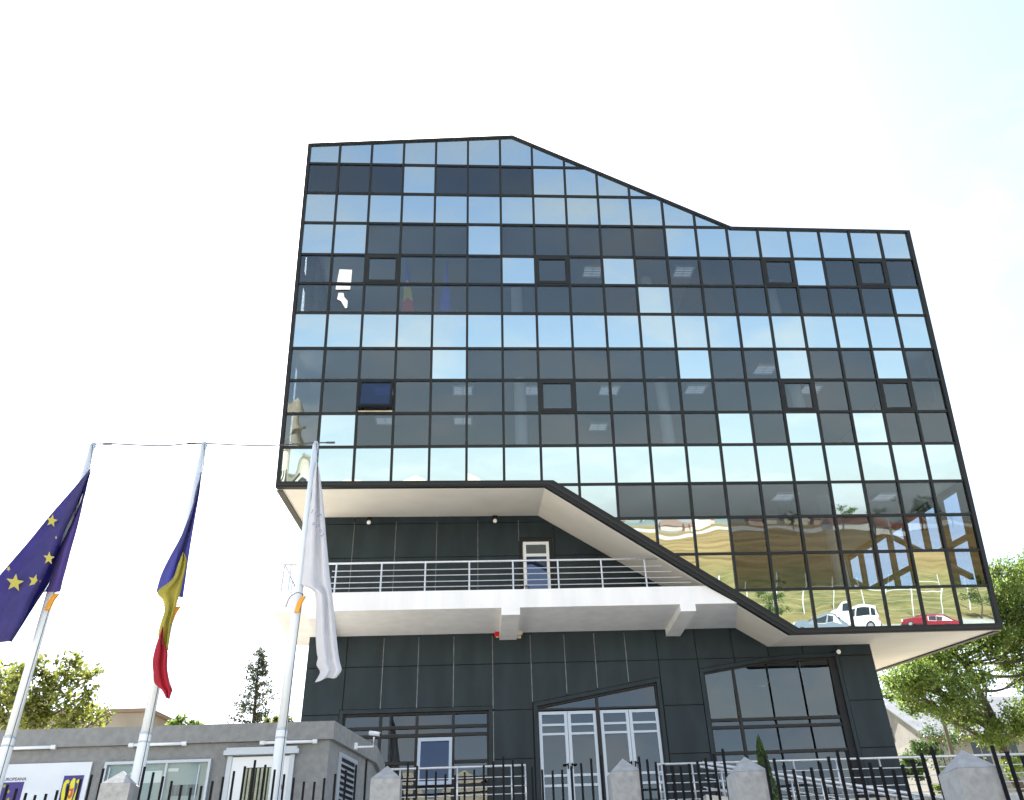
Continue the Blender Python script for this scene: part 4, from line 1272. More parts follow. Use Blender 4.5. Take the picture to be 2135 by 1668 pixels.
# starred blue flag
f1 = thing('flag', tuple(at(190, 985, 13.5)), 'dark blue flag with yellow stars drooping from the leftmost pole', 'flag')
Lc = [(191, 974), (150, 1022), (105, 1073), (60, 1128), (15, 1180), (-30, 1235), (-52, 1285), (-60, 1330), (-40, 1345)]
Fc = [(189, 979), (167, 1028), (147, 1072), (120, 1126), (99, 1176), (79, 1216), (58, 1254), (44, 1292), (18, 1336)]
Bc = [(187, 984), (171, 1034), (152, 1074), (127, 1122), (104, 1168), (86, 1206), (72, 1240), (58, 1262), (30, 1330)]
Cc = [(186, 988), (176, 1036), (158, 1078), (138, 1122), (122, 1160), (112, 1192), (104, 1214), (96, 1228), (92, 1234)]
Rc = [(193, 974), (180, 1010), (172, 1053), (160, 1104), (147, 1150), (138, 1185), (131, 1210), (127, 1228), (124, 1234)]
rows = []
for i in range(9):
    f = i / 8
    rows.append([(*Lc[i], 13.55 - .10 * f), ((Lc[i][0] * .62 + Fc[i][0] * .38), (Lc[i][1] * .62 + Fc[i][1] * .38), 13.50 + .10 * f), (*Fc[i], 13.40 - .36 * f), (Bc[i][0], Bc[i][1], 13.60 + .10 * f), (Cc[i][0], Cc[i][1], 13.47 - .04 * f)])
sheet('cloth', rows, EUB, f1, wave=.02, seed=1)
rows = [[(Cc[i][0], Cc[i][1], 13.465 - .04 * i / 8), ((Cc[i][0] + Rc[i][0]) / 2, (Cc[i][1] + Rc[i][1]) / 2, 13.43 - .05 * i / 8), (*Rc[i], 13.50)] for i in range(9)]
sheet('hoist_fold', rows, solid('flag_violet', (0.11, 0.08, 0.26), 0.85, trans=.45, noise=.1, nscale=5), f1, seed=2)
def cloth_star(x, y, r, Y, sq=1.0, rot=0.0, par=f1):
    c = at(x, y, Y)
    pts = []
    for i in range(10):
        a = math.pi * i / 5 + rot
        rad = r if i % 2 == 0 else r * .42
        pts.append(tuple(at(x + math.sin(a) * rad * sq, y - math.cos(a) * rad, Y)))
    k = MB(); star_fan(k, pts, tuple(c))
    o = k.build('star', STARY, par, fix=False)
    md = o.modifiers.new('thickness', 'SOLIDIFY'); md.thickness = .003
for (x, y, r, Y, sq, rot) in ((108, 1086, 14, 13.36, .9, .2), (102, 1164, 14.5, 13.22, .85, .1), (31, 1215, 19.5, 13.32, 1, .15), (72, 1212, 15.5, 13.20, .9, .3), (18, 1186, 6, 13.36, .8, .5), (117, 1121, 4, 13.25, .6, .2)):
    cloth_star(x, y, r, Y, sq, rot)

# tricolour
f2 = thing('flag', tuple(at(420, 990, 13.5)), 'blue, yellow and red flag hanging furled from the middle pole', 'flag')
def z7(pts):   # detail view to photo pixels
    return [(300 + x / 2.979, 920 + y / 2.979) for x, y in pts]
def ribbon(name, L, Rr, m, Y0, Y1, par, conv, bulge=.10, wave=.015, seed=0):
    L, Rr = conv(L), conv(Rr)
    n = len(L); rows = []
    for i in range(n):
        f = i / (n - 1)
        Y = Y0 + (Y1 - Y0) * f
        (x0, y0), (x1, y1) = L[i], Rr[i]
        rows.append([(x0, y0, Y + .03), (x0 * .67 + x1 * .33, y0 * .67 + y1 * .33, Y - bulge * .6), (x0 * .4 + x1 * .6, y0 * .4 + y1 * .6, Y + bulge * .5), (x0 * .18 + x1 * .82, y0 * .18 + y1 * .82, Y - bulge * .5), (x1, y1, Y + .03)])
    return sheet(name, rows, m, par, wave=wave, seed=seed)
ribbon('blue_band', [(355, 190), (330, 300), (290, 440), (230, 590), (160, 720), (108, 830), (78, 938)], [(358, 200), (346, 310), (324, 440), (297, 600), (275, 740), (260, 850), (242, 972)], ROB, 13.48, 13.46, f2, z7, seed=3)
ribbon('yellow_band', [(243, 688), (214, 760), (176, 855), (84, 930), (117, 985), (130, 1045), (110, 1115), (90, 1195), (100, 1250)], [(246, 690), (266, 742), (246, 850), (228, 935), (210, 990), (192, 1052), (174, 1122), (163, 1200), (150, 1300)], ROY, 13.34, 13.32, f2, z7, bulge=.07, seed=4)
ribbon('red_band', [(116, 1152), (92, 1220), (70, 1290), (55, 1370), (61, 1450), (69, 1505), (112, 1545), (136, 1592)], [(120, 1158), (123, 1242), (147, 1306), (144, 1400), (156, 1480), (176, 1542), (170, 1560), (157, 1602)], ROR, 13.26, 13.24, f2, z7, bulge=.07, seed=5)

# white flag
f3 = thing('flag', tuple(at(660, 965, 13.5)), 'long white flag with faint lettering hanging from the right-hand pole', 'flag')
def z5w(pts):
    return [(600 + x / 3.0875, 900 + y / 3.0875) for x, y in pts]
ribbon('cloth', [(186, 195), (165, 300), (142, 500), (118, 700), (97, 900), (92, 985), (150, 1015), (183, 1060), (184, 1180), (180, 1310), (186, 1420), (192, 1455), (184, 1500), (206, 1545), (172, 1608)],
       [(193, 200), (211, 310), (232, 500), (248, 700), (267, 900), (277, 985), (281, 1020), (286, 1070), (298, 1180), (310, 1300), (322, 1410), (328, 1450), (336, 1490), (345, 1535), (318, 1578)], FLW, 13.50, 13.42, f3, z5w, bulge=.16, wave=.05, seed=6)
for (x, y, ch_, rt) in ((648, 1069, 'I', .3), (655, 1073, 'I', .35), (661, 1078, 'P', .4), (668, 1086, '.', .5), (650, 1094, 'a', .3), (657, 1100, 'P', .45), (663, 1107, 'o', .6), (668, 1116, 'z', .8)):
    q = at(x, y, 13.26)
    text(ch_, (q[0], q[1], q[2]), .10, INKV, f3, rot=rt)

# ================================================================== PLANTS
def leafmat(name, c, tr=0.45, var=.35):
    m, n, l = mat(name)
    out = n.new('ShaderNodeOutputMaterial')
    g = n.new('ShaderNodeNewGeometry')
    hsv = n.new('ShaderNodeHueSaturation')
    hsv.inputs['Color'].default_value = (*c, 1)
    mr = n.new('ShaderNodeMapRange'); mr.inputs['To Min'].default_value = 1 - var; mr.inputs['To Max'].default_value = 1 + var
    l.new(g.outputs['Random Per Island'], mr.inputs['Value'])
    l.new(mr.outputs[0], hsv.inputs['Value'])
    mh = n.new('ShaderNodeMapRange'); mh.inputs['To Min'].default_value = .475; mh.inputs['To Max'].default_value = .515
    mm = n.new('ShaderNodeMath'); mm.operation = 'FRACT'; mq = n.new('ShaderNodeMath'); mq.operation = 'MULTIPLY'; mq.inputs[1].default_value = 17.3
    l.new(g.outputs['Random Per Island'], mq.inputs[0]); l.new(mq.outputs[0], mm.inputs[0]); l.new(mm.outputs[0], mh.inputs['Value'])
    l.new(mh.outputs[0], hsv.inputs['Hue'])
    d = n.new('ShaderNodeBsdfPrincipled'); d.inputs['Roughness'].default_value = .45; d.inputs['Specular IOR Level'].default_value = .4
    t = n.new('ShaderNodeBsdfTranslucent'); ms = n.new('ShaderNodeMixShader'); ms.inputs['Fac'].default_value = tr
    hs2 = n.new('ShaderNodeHueSaturation'); hs2.inputs['Value'].default_value = 1.5; hs2.inputs['Hue'].default_value = .493
    l.new(hsv.outputs[0], d.inputs['Base Color']); l.new(hsv.outputs[0], hs2.inputs['Color']); l.new(hs2.outputs[0], t.inputs['Color'])
    l.new(d.outputs[0], ms.inputs[1]); l.new(t.outputs[0], ms.inputs[2]); l.new(ms.outputs[0], out.inputs[0])
    return m
LEAF1 = leafmat('poplar_leaf', (0.125, 0.19, 0.040), .52)
LEAF2 = leafmat('walnut_leaf', (0.120, 0.145, 0.028), .5, .65)
LEAF3 = leafmat('conifer_leaf', (0.075, 0.085, 0.035), .35, .4)
LEAF4 = leafmat('cypress_leaf', (0.065, 0.12, 0.03), .35, .4)
BARK = solid('bark', (0.07, 0.055, 0.04), 0.9, noise=.3, nscale=9, bump=.4, bscale=14, stretch=(1, 1, .25))

def leaves(name, cents, m, par, size, aspect=.55, droop=.3, seed=1):
    """one mesh of many small folded leaves at the given centres"""
    g = np.random.default_rng(seed)
    n = len(cents)
    c = np.asarray(cents)
    ax = g.normal(size=(n, 3)); ax[:, 2] -= droop; ax /= np.linalg.norm(ax, axis=1)[:, None]
    b = np.cross(ax, g.normal(size=(n, 3))); b /= np.linalg.norm(b, axis=1)[:, None] + 1e-9
    nn = np.cross(ax, b)
    L = size * g.uniform(.6, 1.35, n)[:, None]; Wd = L * aspect * .5
    base = c - ax * L * .5; tip = c + ax * L * .5
    fold = nn * Wd * .35
    v = np.stack([base, c + b * Wd + fold, tip, c - b * Wd + fold], 1).reshape(-1, 3)
    org = ORG[par.name]
    v -= np.array([org.x, org.y, org.z])
    i = np.arange(n)[:, None] * 4
    f = np.concatenate([np.concatenate([i, i + 1, i + 2], 1), np.concatenate([i, i + 2, i + 3], 1)], 1).reshape(-1, 3)
    me = bpy.data.meshes.new(name)
    me.vertices.add(len(v)); me.vertices.foreach_set('co', v.astype(np.float32).ravel())
    me.loops.add(len(f) * 3); me.loops.foreach_set('vertex_index', f.astype(np.int32).ravel())
    me.polygons.add(len(f)); me.polygons.foreach_set('loop_start', (np.arange(len(f)) * 3).astype(np.int32))
    me.update(calc_edges=True)
    me.materials.append(m)
    o = bpy.data.objects.new(name, me); COL.objects.link(o); o.parent = par
    return o

def tree(name, label, base, tips, lm, nleaf, size, trunk_r, fork, cat='tree', group=None, seed=1, clump=.5, squash=.8, twigs=7, spread=.26, thin=1.0):
    """tips: crown clump centres (x, y, z, radius); fork: points up the trunk"""
    g = np.random.default_rng(seed)
    t = thing(name, base, label, cat, group)
    k = MB()
    tr = [np.array(base, float)] + [np.array(q, float) for q in fork]
    rad = [trunk_r * (1 - .62 * i / max(1, len(tr) - 1)) for i in range(len(tr))]
    cm = catmull(tr, 5)
    rr = list(np.interp(np.linspace(0, 1, len(cm)), np.linspace(0, 1, len(rad)), rad))
    k.tube(cm, rr, 10)
    cents = []
    W_ = np.array([q[3] ** 2 for q in tips]); W_ = W_ / W_.sum()
    for (x, y, z, r), w in zip(tips, W_):
        c = np.array([x, y, z])
        # limb leaves the trunk somewhat below the clump
        dist = [np.linalg.norm(p - c) + 1.2 * max(0, p[2] - c[2] + .25 * np.linalg.norm(p[:2] - c[:2])) for p in cm]
        i0 = int(np.argmin(dist)); s = cm[i0]
        mid = (s + c) / 2 + np.array([g.normal() * .1, g.normal() * .1, -.12 * np.linalg.norm(c - s)]) * r
        rl = min(rr[i0] * .6, (.012 + .018 * np.linalg.norm(c - s)) * thin)
        lb = catmull([s, mid, c], 4)
        k.tube(lb, list(np.linspace(rl, rl * .3, len(lb))), 6)
        n = int(nleaf * w)
        ends = []
        for q in range(twigs):
            d = g.normal(size=3); d /= np.linalg.norm(d); d[2] = d[2] * squash + .12
            e = c + d * r * g.uniform(.55, 1.1)
            st = lb[g.integers(len(lb) // 2, len(lb))]
            m_ = (st + e) / 2 + g.normal(size=3) * r * .12
            k.tube(catmull([st, m_, e], 2), list(np.linspace(rl * .3, .006, 5)), 4, cap=False)
            ends.append((m_, e))
        # leaves gather along twigs
        for j in range(n):
            m_, e = ends[g.integers(len(ends))]
            u = g.beta(2.2, 1.1)
            p = m_ + (e - m_) * u * 1.2 + g.normal(size=3) * r * spread * (1.1 - .3 * u) * np.array([1, 1, .85])
            cents.append(p)
    k.build('trunk', BARK, t, smooth=True)
    leaves('crown', cents, lm, t, size, seed=seed + 5)
    return t

g = np.random.default_rng(11)
def P3(x, y, Y, rp, j=1.2):
    q = at(x, y, Y + g.uniform(-j, j)); return (*q, rp * .017 * Y / 33)
TT = [(1890, 1400, 48), (1935, 1370, 50), (1985, 1365, 50), (1880, 1428, 36), (1925, 1420, 46), (1975, 1415, 46), (2020, 1450, 40), (1985, 1468, 24), (2050, 1500, 26),
      (1866, 1412, 30), (2055, 1330, 46), (2095, 1290, 52), (2110, 1230, 46), (2085, 1195, 36), (2135, 1260, 50), (2140, 1190, 46), (2130, 1340, 50), (2060, 1275, 42), (2020, 1330, 40), (2165, 1300, 60), (2150, 1400, 45), (2160, 1500, 50), (2105, 1520, 34), (2180, 1220, 60),
      (2230, 1330, 80), (2260, 1250, 90), (2120, 1590, 26), (1853, 1450, 16), (1905, 1468, 26), (1955, 1478, 26), (2005, 1505, 26), (2070, 1535, 30), (2050, 1410, 22), (2090, 1385, 26), (2240, 1450, 80), (2075, 1245, 34), (2050, 1300, 30), (2085, 1330, 34)]
tree('leafy_tree', 'big sunlit green tree leaning over the yard right of the building', tuple(np.array([20.0, 33, hgt(20, 33)])), [P3(x, y, 32.5, r) for x, y, r in TT], LEAF1, 64000, .125, .20,
     [at(2112, 1620, 33), at(2075, 1510, 33), at(2040, 1440, 33.1), at(2015, 1390, 33.2), at(1985, 1360, 33.4)], seed=3, twigs=13, spread=.33)
TL = [(20, 1410, 30), (55, 1400, 26), (80, 1385, 16), (30, 1450, 34), (70, 1450, 30), (135, 1390, 26), (160, 1415, 28), (120, 1430, 26), (105, 1475, 34), (150, 1465, 32), (195, 1408, 18), (185, 1490, 30), (60, 1495, 36), (10, 1490, 34), (145, 1510, 34), (215, 1492, 16), (-30, 1440, 45), (-60, 1480, 50), (-40, 1410, 30), (95, 1415, 18), (185, 1440, 16)]
tree('walnut_tree', 'yellowing broad-leaved tree behind the guardhouse and the starred flag', (-11.2, 24.5, 4.2), [(*at(x, y, 24 + g.uniform(-.8, .8)), r * .0128) for x, y, r in TL], LEAF2, 4300, .15, .10,
     [at(80, 1600, 24.5), at(95, 1500, 24.4), at(110, 1440, 24.3)], seed=4, twigs=8, spread=.36)
# slim conifer: whorls of drooping sprays
t = thing('conifer_tree', (-6.35, 28.0, 4.2), 'slim sparse dark conifer behind the guardhouse, left of the clad wall', 'tree')
top = at(541, 1352, 28.0); k = MB(); k.tube([(-6.35, 28, 4.2), (-6.35, 28, 7.5), tuple(top)], [.10, .06, .008], 8)
cents = []
for i in range(120):
    f = (i + .5) / 120
    z = top[2] - .05 - f * 4.6
    x0 = top[0] + (-6.35 - top[0]) * min(1, f * 2)
    L = (.12 + 1.15 * f ** .75) * g.uniform(.6, 1.15) * (1 if f < .75 else .8)
    a = g.uniform(0, 6.28)
    d = np.array([math.cos(a), math.sin(a), 0])
    p0 = np.array([x0, 28.0, z]); p1 = p0 + d * L * .6 + np.array([0, 0, .10 * L]); p2 = p0 + d * L + np.array([0, 0, .18 * L])
    k.tube([p0, p1, p2], [.012, .008, .003], 4, cap=False)
    for j in range(int(18 + 48 * L)):
        u = g.uniform(.2, 1.05)
        p = p0 + (p1 - p0) * min(1, u * 1.6) + (p2 - p1) * max(0, u * 1.6 - .6) + g.normal(size=3) * np.array([.055, .055, .06])
        cents.append(p)
k.build('trunk', BARK, t); leaves('crown', cents, LEAF3, t, .085, aspect=.6, droop=-.2, seed=9)
tree('bush', 'small pale bush top left of the conifer, above the guardhouse roof', (-7.8, 26, 4.2), [(*at(x, y, 26), r * .014) for x, y, r in ((378, 1500, 12), (395, 1504, 10), (360, 1508, 10), (372, 1516, 18), (395, 1520, 16))], LEAF1, 420, .14, .05, [at(380, 1540, 26)], cat='bush', seed=6, twigs=4)
tree('bush', 'small yellow green bush top between the conifer and the right-hand flagpole', (-5.2, 26, 4.2), [(*at(x, y, 26), r * .014) for x, y, r in ((578, 1498, 12), (565, 1506, 12), (600, 1500, 10), (588, 1512, 16), (612, 1512, 10), (560, 1520, 14))], LEAF2, 420, .13, .05, [at(585, 1540, 26)], cat='bush', seed=7, twigs=4)
# clipped cypress before the big window
t = thing('cypress', (5.82, 18.9, 3.3), 'narrow green cypress behind the fence, before the big window', 'cypress')
k = MB(); k.tube([(5.85, 18.9, 3.2), (5.82, 18.9, 5.25)], [.03, .008], 6); k.build('trunk', BARK, t)
cents = []
for i in range(5200):
    f = g.beta(1.2, 1.3); z = 3.35 + f * 1.85
    r = .22 * (1 - max(0, f - .25) / .75) ** .75 + .015
    a = g.uniform(0, 6.28); q = r * math.sqrt(g.uniform(.3, 1.0)) * (1 + .15 * math.sin(a * 3 + f * 20))
    cents.append((5.83 - .02 * f + q * math.cos(a), 18.9 + q * math.sin(a), z))
leaves('crown', cents, LEAF4, t, .055, aspect=.45, droop=-1.6, seed=12)
# low shrubs behind the right-hand fence
for x, y, Y_, r, lab in ((1905, 1600, 40, 26, 'rounded green shrub beside the dark building corner, behind the rails'), (1985, 1640, 40, 24, 'low sunny shrub behind the railing, left of the broad pillar'), (1960, 1555, 46, 40, 'grey green bush before the house wall'), (1925, 1570, 46, 26, 'small bush at the house gable foot')):
    q = at(x, y, Y_); rr_ = r * Y_ * .00052
    tree('shrub', lab, (q[0], q[1], hgt(q[0], q[1])), [(q[0] + g.normal() * rr_ * .5, q[1] + g.normal() * rr_ * .4, q[2] + g.normal() * rr_ * .35, rr_ * .7) for _ in range(6)], LEAF1 if 'sunny' in lab else LEAF4, 1500, .13, .05, [tuple(q)], cat='shrub', seed=int(x), twigs=5)

# ================================================================== NEIGHBOURING HOUSES
HWALL = solid('house_render', (0.36, 0.34, 0.30), .9, noise=.12, nscale=1.5); HWALL2 = solid('house_grey_wall', (0.30, 0.28, 0.26), .9, noise=.15, nscale=2)
ROOFM = solid('pale_sheet_roof', (0.24, 0.25, 0.26), .55, .0, noise=.15, nscale=1.5); RUST = solid('rusty_gutter', (0.22, 0.08, 0.05), .7); WIND = solid('dark_window', (0.03, 0.035, 0.04), .1)
t = thing('gabled_house', (31, 54, 8.5), 'old beige house with pale sheet roof behind the leafy tree', 'house')
xg, y0, y1, ze, zr = 24.75, 50.0, 59.0, 11.0, 13.72
x1 = 40.0
k = MB(); k.box(xg, y0, 7.2, x1, y1, ze); k.build('wall', HWALL, t)
ym = (y0 + y1) / 2
k = MB(); k.prism([(xg, y0, ze + .002), (xg, y1, ze + .002), (xg, ym, zr - .1)], [(xg + .25, y0, ze + .002), (xg + .25, y1, ze + .002), (xg + .25, ym, zr - .1)]); k.build('gable', HWALL2, t)
for s_, ya in ((1, y0 - .45), (-1, y1 + .45)):
    sl = (zr - ze) / (ym - y0)
    za = ze - .45 * sl
    k = MB(); k.hexa([(xg - .35, ya, za), (x1 + .4, ya, za), (x1 + .4, ym, zr), (xg - .35, ym, zr), (xg - .35, ya, za + .1), (x1 + .4, ya, za + .1), (x1 + .4, ym, zr + .1), (xg - .35, ym, zr + .1)])
    rf = k.build('roof', ROOFM, t)
    for i in range(25):
        xx = xg + .3 + i * .6
        k = MB(); k.hexa([(xx, ya, za + .1), (xx + .03, ya, za + .1), (xx + .03, ym, zr + .1), (xx, ym, zr + .1), (xx, ya, za + .13), (xx + .03, ya, za + .13), (xx + .03, ym, zr + .13), (xx, ym, zr + .13)])
        k.build('seam', ROOFM, rf)
k = MB(); k.box(xg - .35, y0 - .50, ze - .42, x1 + .4, y0 - .455, ze - .22); k.build('gutter', RUST, t)
for xx in (27.0, 28.6, 31.2, 34.0):
    k = MB(); k.box(xx, y0 - .02, 9.3, xx + .9, y0 + .05, 10.5); w_ = k.build('window', WIND, t)
    k = MB(); k.box(xx - .08, y0 - .06, 9.2, xx + .98, y0 - .022, 9.3); k.box(xx + .42, y0 - .04, 9.302, xx + .48, y0 - .022, 10.5); k.build('frame', HWALL, w_)
k = MB(); k.box(xg - .03, 53.0, 9.5, xg + .03, 53.9, 10.6); k.build('window', WIND, t)
k = MB(); k.box(xg - .03, 54.2, 11.5, xg + .03, 54.8, 12.2); k.build('window', WIND, t)
t = thing('yard_wall', (24, 44, 7), 'low pale yard wall in front of the old house', 'wall')
k = MB(); k.box(21.5, 43.8, 5.5, 36.0, 44.0, 7.5); k.build('wall', HWALL, t); k = MB(); k.box(21.45, 43.75, 7.502, 36.05, 44.05, 7.58); k.build('coping', CONC, t)
t = thing('utility_pole', tuple(at(2000, 1660, 40)), 'thin grey pole leaning beside the house, in front of the leafy tree', 'pole')
p0, p1 = at(2012, 1668, 40), at(1963, 1490, 40)
k = MB(); k.tube([(p0[0], 40, hgt(p0[0], 40)), tuple(p1)], [.10, .08], 10); k.build('shaft', solid('weathered_wood', (.16, .13, .10), .9), t)
t = thing('flat_roofed_building', (-16, 36, 4.2), 'beige flat roofed building behind the guardhouse beside the middle flagpole', 'building')
k = MB(); pl = [(-30, 34), (-11.48, 34), (-10.6, 38.5), (-30, 38.5)]
k.prism([(x, y, 4.0) for x, y in pl], [(x, y, 9.5) for x, y in pl]); k.build('wall', solid('beige_render', (.34, .30, .24), .9, noise=.12, nscale=1.2), t)
k = MB(); pl2 = inset(pl, [-.12] * 4); k.prism([(x, y, 9.502) for x, y in pl2], [(x, y, 9.62) for x, y in pl2]); k.build('roof_edge', solid('rust_coping', (.27, .19, .14), .9), t)

# ================================================================== ACROSS THE STREET (seen mirrored in the glass)
CREAM = solid('cream_render', (.62, .56, .44), .85, noise=.06, nscale=.6)
t = thing('cream_hall', (-6, -36, .5), 'cream hall with rounded roof bays reflected in lowest mirror panes', 'building')
k = MB(); k.box(-19, -44, 0, 4.0, -30, 12.6); k.build('wall', CREAM, t)
for cx in (-17.5, -13.5, -9.5, -5.0, -.2, 2.2):
    k = MB(); w = 1.9; pr = [(cx - w, 12.6), (cx - w * .8, 13.3), (cx - w * .45, 13.95), (cx, 14.25), (cx + w * .45, 13.95), (cx + w * .8, 13.3), (cx + w, 12.6)]
    if cx > 2:
        pr = [(x_, 12.6 + (z_ - 12.6) * .7) for x_, z_ in pr]
    k.prism([(x, -30.0, z + .003) for x, z in pr], [(x, -43.9, z + .003) for x, z in pr]); k.build('roof_vault', CREAM, t)
t = thing('cream_tower', (-14.2, -29, .4), 'tall cream tower reflected warped in the leftmost column of panes', 'tower')
k = MB(); k.tube([(-14.0, -28.6, 0), (-14.0, -28.6, 16.0), (-14.0, -28.6, 16.01)], [1.5, 1.35, 1.5], 20); k.build('shaft', CREAM, t)
k = MB(); k.tube([(-14.0, -28.6, 16.02), (-14.0, -28.6, 16.5), (-14.0, -28.6, 16.52), (-14.0, -28.6, 21.0), (-14., -28.6, 22.2)], [1.65, 1.65, 1.1, 1.0, .1], 20); k.build('belfry', CREAM, t)
for a in (0, 1, 2):
    k = MB(); xx = -14.0 + (a - 1) * .9; k.box(xx - .2, -27.25 + .2 * abs(a - 1) - .4, 12, xx + .2, -27.05 - .3 * abs(a - 1), 14.5); k.build('window', WIND, t)

CGL = solid('car_glass', (.02, .025, .03), .05); TYRE = solid('tyre_rubber', (.02, .02, .02), .8); RIM = solid('alloy_rim', (.5, .5, .52), .35, .8); CHROME = solid('car_trim', (.05, .05, .05), .4)
TAIL = solid('tail_lamp', (.5, .02, .02), .2); HEADL = solid('head_lamp', (.75, .78, .8), .15); PLATE = solid('number_plate', (.75, .76, .78), .5)
def car(name, label, loc, yaw, paint, prof, wheel_r=.30):
    """prof: stations along the car (x, z_bottom, z_belt, z_roof, half width, half roof width)"""
    t = thing(name, loc, label, 'car', 'cars parked across the street')
    t.rotation_euler = (0, 0, yaw)
    ORG[t.name] = Vector((0, 0, 0))
    k = MB(); rings = []
    for (x, zb, zs, zr_, w, wr) in prof:
        rings.append([(x, -w * .9, zb), (x, -w, zb + .12), (x, -w, (zb + zs) / 2), (x, -w * .95, zs), (x, -wr, zr_ - .06), (x, -wr * .85, zr_), (x, wr * .85, zr_), (x, wr, zr_ - .06), (x, w * .95, zs), (x, w, (zb + zs) / 2), (x, w, zb + .12), (x, w * .9, zb)])
    n = 12; vs = [p for r in rings for p in r]
    fs = [(i * n + j, i * n + (j + 1) % n, (i + 1) * n + (j + 1) % n, (i + 1) * n + j) for i in range(len(rings) - 1) for j in range(n)]
    fs += [tuple(range(n))[::-1], tuple((len(rings) - 1) * n + j for j in range(n))]
    k.add(vs, fs); body = k.build('body', paint, t, smooth=False)
    cab = [i for i, p in enumerate(prof) if p[3] - p[2] > .25]
    # side windows between cabin stations
    for s in (-1, 1):
        for i, j in zip(cab[:-1], cab[1:]):
            (xa, _, sa, ra, wa, wra), (xb, _, sb, rb, wb, wrb) = prof[i], prof[j]
            def Q(x, zs, zr_, w, wr, f):
                return (x, s * ((w * .95) * (1 - f) + wr * f + .012), zs + (zr_ - .06 - zs) * f)
            e = .05
            pts = [Q(xa + e, sa, ra, wa, wra, .08), Q(xb - e, sb, rb, wb, wrb, .08), Q(xb - e, sb, rb, wb, wrb, .90), Q(xa + e, sa, ra, wa, wra, .90)]
            k = MB(); k.prism(pts, [(a, b - s * .02, c) for a, b, c in pts]); k.build('side_window', CGL, t)
    for i0, i1, nm in ((cab[0] - 1, cab[0], 'windscreen'), (cab[-1] + 1, cab[-1], 'rear_window')):
        if i0 < 0 or i0 >= len(prof):
            continue
        (xa, _, sa, ra, wa, wra), (xb, _, sb, rb, wb, wrb) = prof[i0], prof[i1]
        sg = -1 if nm == 'windscreen' else 1
        pts = [(xa + sg * .02 + (xb - xa) * .12, -wra * .8, ra + (rb - ra) * .12 + .02), (xa + sg * .02 + (xb - xa) * .12, wra * .8, ra + (rb - ra) * .12 + .02), (xb + sg * .02 - (xb - xa) * .08, wrb * .8, rb - (rb - ra) * .08 + .02), (xb + sg * .02 - (xb - xa) * .08, -wrb * .8, rb - (rb - ra) * .08 + .02)]
        k = MB(); k.prism(pts, [(a - sg * .015, b, c - .015) for a, b, c in pts]); k.build(nm, CGL, t)
    xf, xr = prof[0][0], prof[-1][0]
    hw = prof[2][4]
    for xw in (xf + .75, xr - .75):
        for s in (-1, 1):
            k = MB(); k.tube([(xw, s * (hw - .19), wheel_r), (xw, s * (hw + .01), wheel_r)], wheel_r, 20); w_ = k.build('wheel', TYRE, t)
            k = MB(); k.tube([(xw, s * (hw + .005), wheel_r), (xw, s * (hw + .018), wheel_r)], wheel_r * .62, 14); k.build('rim', RIM, w_)
    for s in (-1, 1):
        k = MB(); k.box(xf - .015, s * .55 - .15, .58, xf + .1, s * .55 + .15, .72); k.build('headlight', HEADL, t)
        k = MB(); zt = min(prof[-1][2], .95); k.box(xr - .1, s * (prof[-1][4] - .10) - .09, zt - .28, xr + .015, s * (prof[-1][4] - .10) + .09, zt); k.build('tail_light', TAIL, t)
    k = MB(); k.box(xr + .005, -.26, .52, xr + .02, .26, .63); k.build('number_plate', PLATE, t)
    k = MB(); k.box(xr - .05, -prof[-1][4] * .95, .26, xr + .03, prof[-1][4] * .95, .44); k.build('bumper', CHROME, t)
WPAINT = solid('white_car_paint', (.80, .80, .80), .25); RPAINT = solid('dark_red_car_paint', (.22, .012, .022), .25); GPAINT = solid('grey_car_paint', (.16, .19, .23), .25)
VANP = [(-2.0, .28, .60, .70, .74, .60), (-1.75, .22, .78, .92, .84, .70), (-1.05, .2, .92, 1.06, .87, .74), (-.55, .2, .95, 1.62, .87, .68), (.3, .2, .95, 1.80, .87, .70), (1.3, .2, .95, 1.78, .87, .70), (1.85, .2, .95, 1.66, .86, .68), (2.02, .3, .92, 1.02, .82, .70)]
SEDP = [(-2.1, .30, .55, .62, .70, .58), (-1.8, .2, .68, .78, .80, .66), (-.95, .2, .82, .93, .84, .70), (-.25, .2, .86, 1.34, .84, .60), (.45, .2, .86, 1.42, .84, .60), (1.05, .2, .88, 1.30, .84, .60), (1.65, .2, .86, .98, .82, .66), (2.1, .28, .78, .86, .76, .64)]
def road(x, y):
    return (x, y, hgt(x, y) + ridge(x, y))
car('parked_van', 'white people carrier mirrored in the lowest row of panes', road(31.6, -32.5), R_(28), WPAINT, VANP, .32)
car('parked_car', 'dark red saloon mirrored near the right end of the lowest panes', road(38.3, -32.5), R_(26), RPAINT, SEDP)
car('parked_car', 'grey saloon mirrored beside the white people carrier', road(27.6, -29.2), R_(24), GPAINT, SEDP)

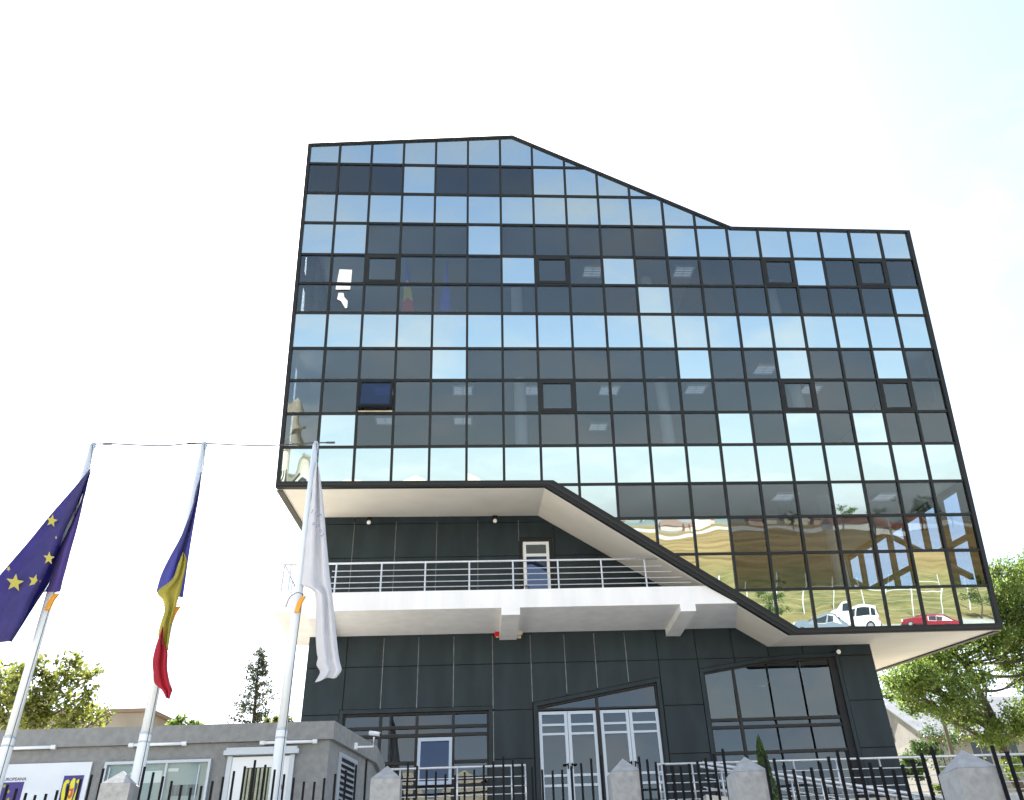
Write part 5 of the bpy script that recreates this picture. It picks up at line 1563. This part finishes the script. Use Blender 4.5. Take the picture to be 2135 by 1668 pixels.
# wire fence at the foot of the hill
WPOST = solid('whitewashed_post', (.62, .63, .62), .8)
t = thing('wire_fence', (35, -37.5, 1.4), 'tall wire fence with white posts at the foot of the hill', 'fence')
for i in range(16):
    x = 14.5 + 2.55 * i; y = -37.5 - .02 * x
    z = hgt(x, y) + ridge(x, y)
    k = MB(); lean = g.normal() * .05; k.tube([(x, y, z - .1), (x + lean, y, z + 3.1)], .055, 8); k.build('post', WPOST, t)
k = MB(); k.tube([(29.8, -38.1, 4.55), (42.6, -38.3, 4.75)], .03, 6); k.build('rail', WPOST, t)
k = MB()
for zz in (.5, 1.1, 1.7, 2.3, 2.8):
    k.tube([(14.5, -37.8, 1.45 + zz), (52.7, -38.5, 1.45 + zz)], .006, 4)
k.build('wire', WPOST, t)
def small_tree(x, y, h, lab, lm, n=900, seed=1, nm='young_tree', grp=None):
    z = hgt(x, y) + ridge(x, y)
    gg = np.random.default_rng(seed)
    tips = [(x + gg.normal() * h * .16, y + gg.normal() * h * .16, z + h * gg.uniform(.4, .95), h * .17) for _ in range(8)]
    tree(nm, lab, (x, y, z - .1), tips, lm, n, h * .06, h * .03, [(x + .1, y, z + h * .45), (x, y, z + h * .8)], group=grp, seed=seed, twigs=4)
small_tree(24.5, -31.5, 3.2, 'young tree mirrored beside the sloping edge of the glass', LEAF1, seed=21)
small_tree(44.0, -34.5, 3.4, 'young tree mirrored in the last pane of the lowest row', LEAF1, seed=22)
for i, (x, y, h) in enumerate([(66, -112, 5.5), (72, -114, 4.5), (80, -113, 6), (87, -116, 4.5), (58, -115, 3.5), (95, -112, 5)]):
    small_tree(x, y, h, 'dark tree on the crest of the dry hill', LEAF4, 700, 30 + i, 'crest_tree', 'trees on the hill crest')
t = thing('power_pole', road(66.5, -96), 'power pole on the hill crest mirrored in the glass', 'pole')
x, y, z = road(66.5, -96)
k = MB(); k.tube([(x, y, z - .2), (x, y, z + 6)], [.20, .15], 10); k.build('shaft', CONC, t)
k = MB(); k.box(x - 1.0, y - .06, z + 5.4, x + 1.0, y + .06, z + 5.55); k.build('crossarm', STEEL, t)
t = thing('white_barn', road(76, -124), 'long pale building on the hill crest', 'building')
x, y, z = road(76, -124); k = MB(); k.box(x - 9, y - 3, z - .5, x + 9, y + 3, z + 1.4); k.build('wall', WHITE, t)
k = MB(); k.prism([(x - 9.3, y - 3.4, z + 1.4), (x - 9.3, y + 3.4, z + 1.4), (x - 9.3, y, z + 2.6)], [(x + 9.3, y - 3.4, z + 1.4), (x + 9.3, y + 3.4, z + 1.4), (x + 9.3, y, z + 2.6)]); k.build('roof', RUST, t)
# far town
TW = [solid('town_wall_' + c, v, .9) for c, v in (('white', (.62, .60, .56)), ('pink', (.50, .38, .33)), ('cream', (.56, .50, .40)))]
TR = [solid('town_roof_' + c, v, .8) for c, v in (('red', (.30, .12, .08)), ('grey', (.25, .25, .26)), ('brown', (.20, .13, .10)))]
rt = random.Random(5)
for i in range(34):
    y = -rt.uniform(330, 560); az = R_(rt.uniform(9, 29))
    x = (20 - y) * math.tan(az)
    z = hgt(x, y); w, d, h = rt.uniform(5, 9), rt.uniform(5, 7), rt.uniform(2.0, 3.2)
    t = thing('town_house', (x, y, z), 'small far house of the town across the hill, mirrored', 'house', 'far town houses mirrored in the glass')
    k = MB(); k.box(x - w / 2, y - d / 2, z - 1, x + w / 2, y + d / 2, z + h); k.build('wall', TW[i % 3], t)
    k = MB(); k.prism([(x - w / 2 - .4, y - d / 2 - .4, z + h), (x - w / 2 - .4, y + d / 2 + .4, z + h), (x - w / 2 - .4, y, z + h + d * .33)], [(x + w / 2 + .4, y - d / 2 - .4, z + h), (x + w / 2 + .4, y + d / 2 + .4, z + h), (x + w / 2 + .4, y, z + h + d * .33)]); k.build('roof', TR[(i * 2) % 3], t)
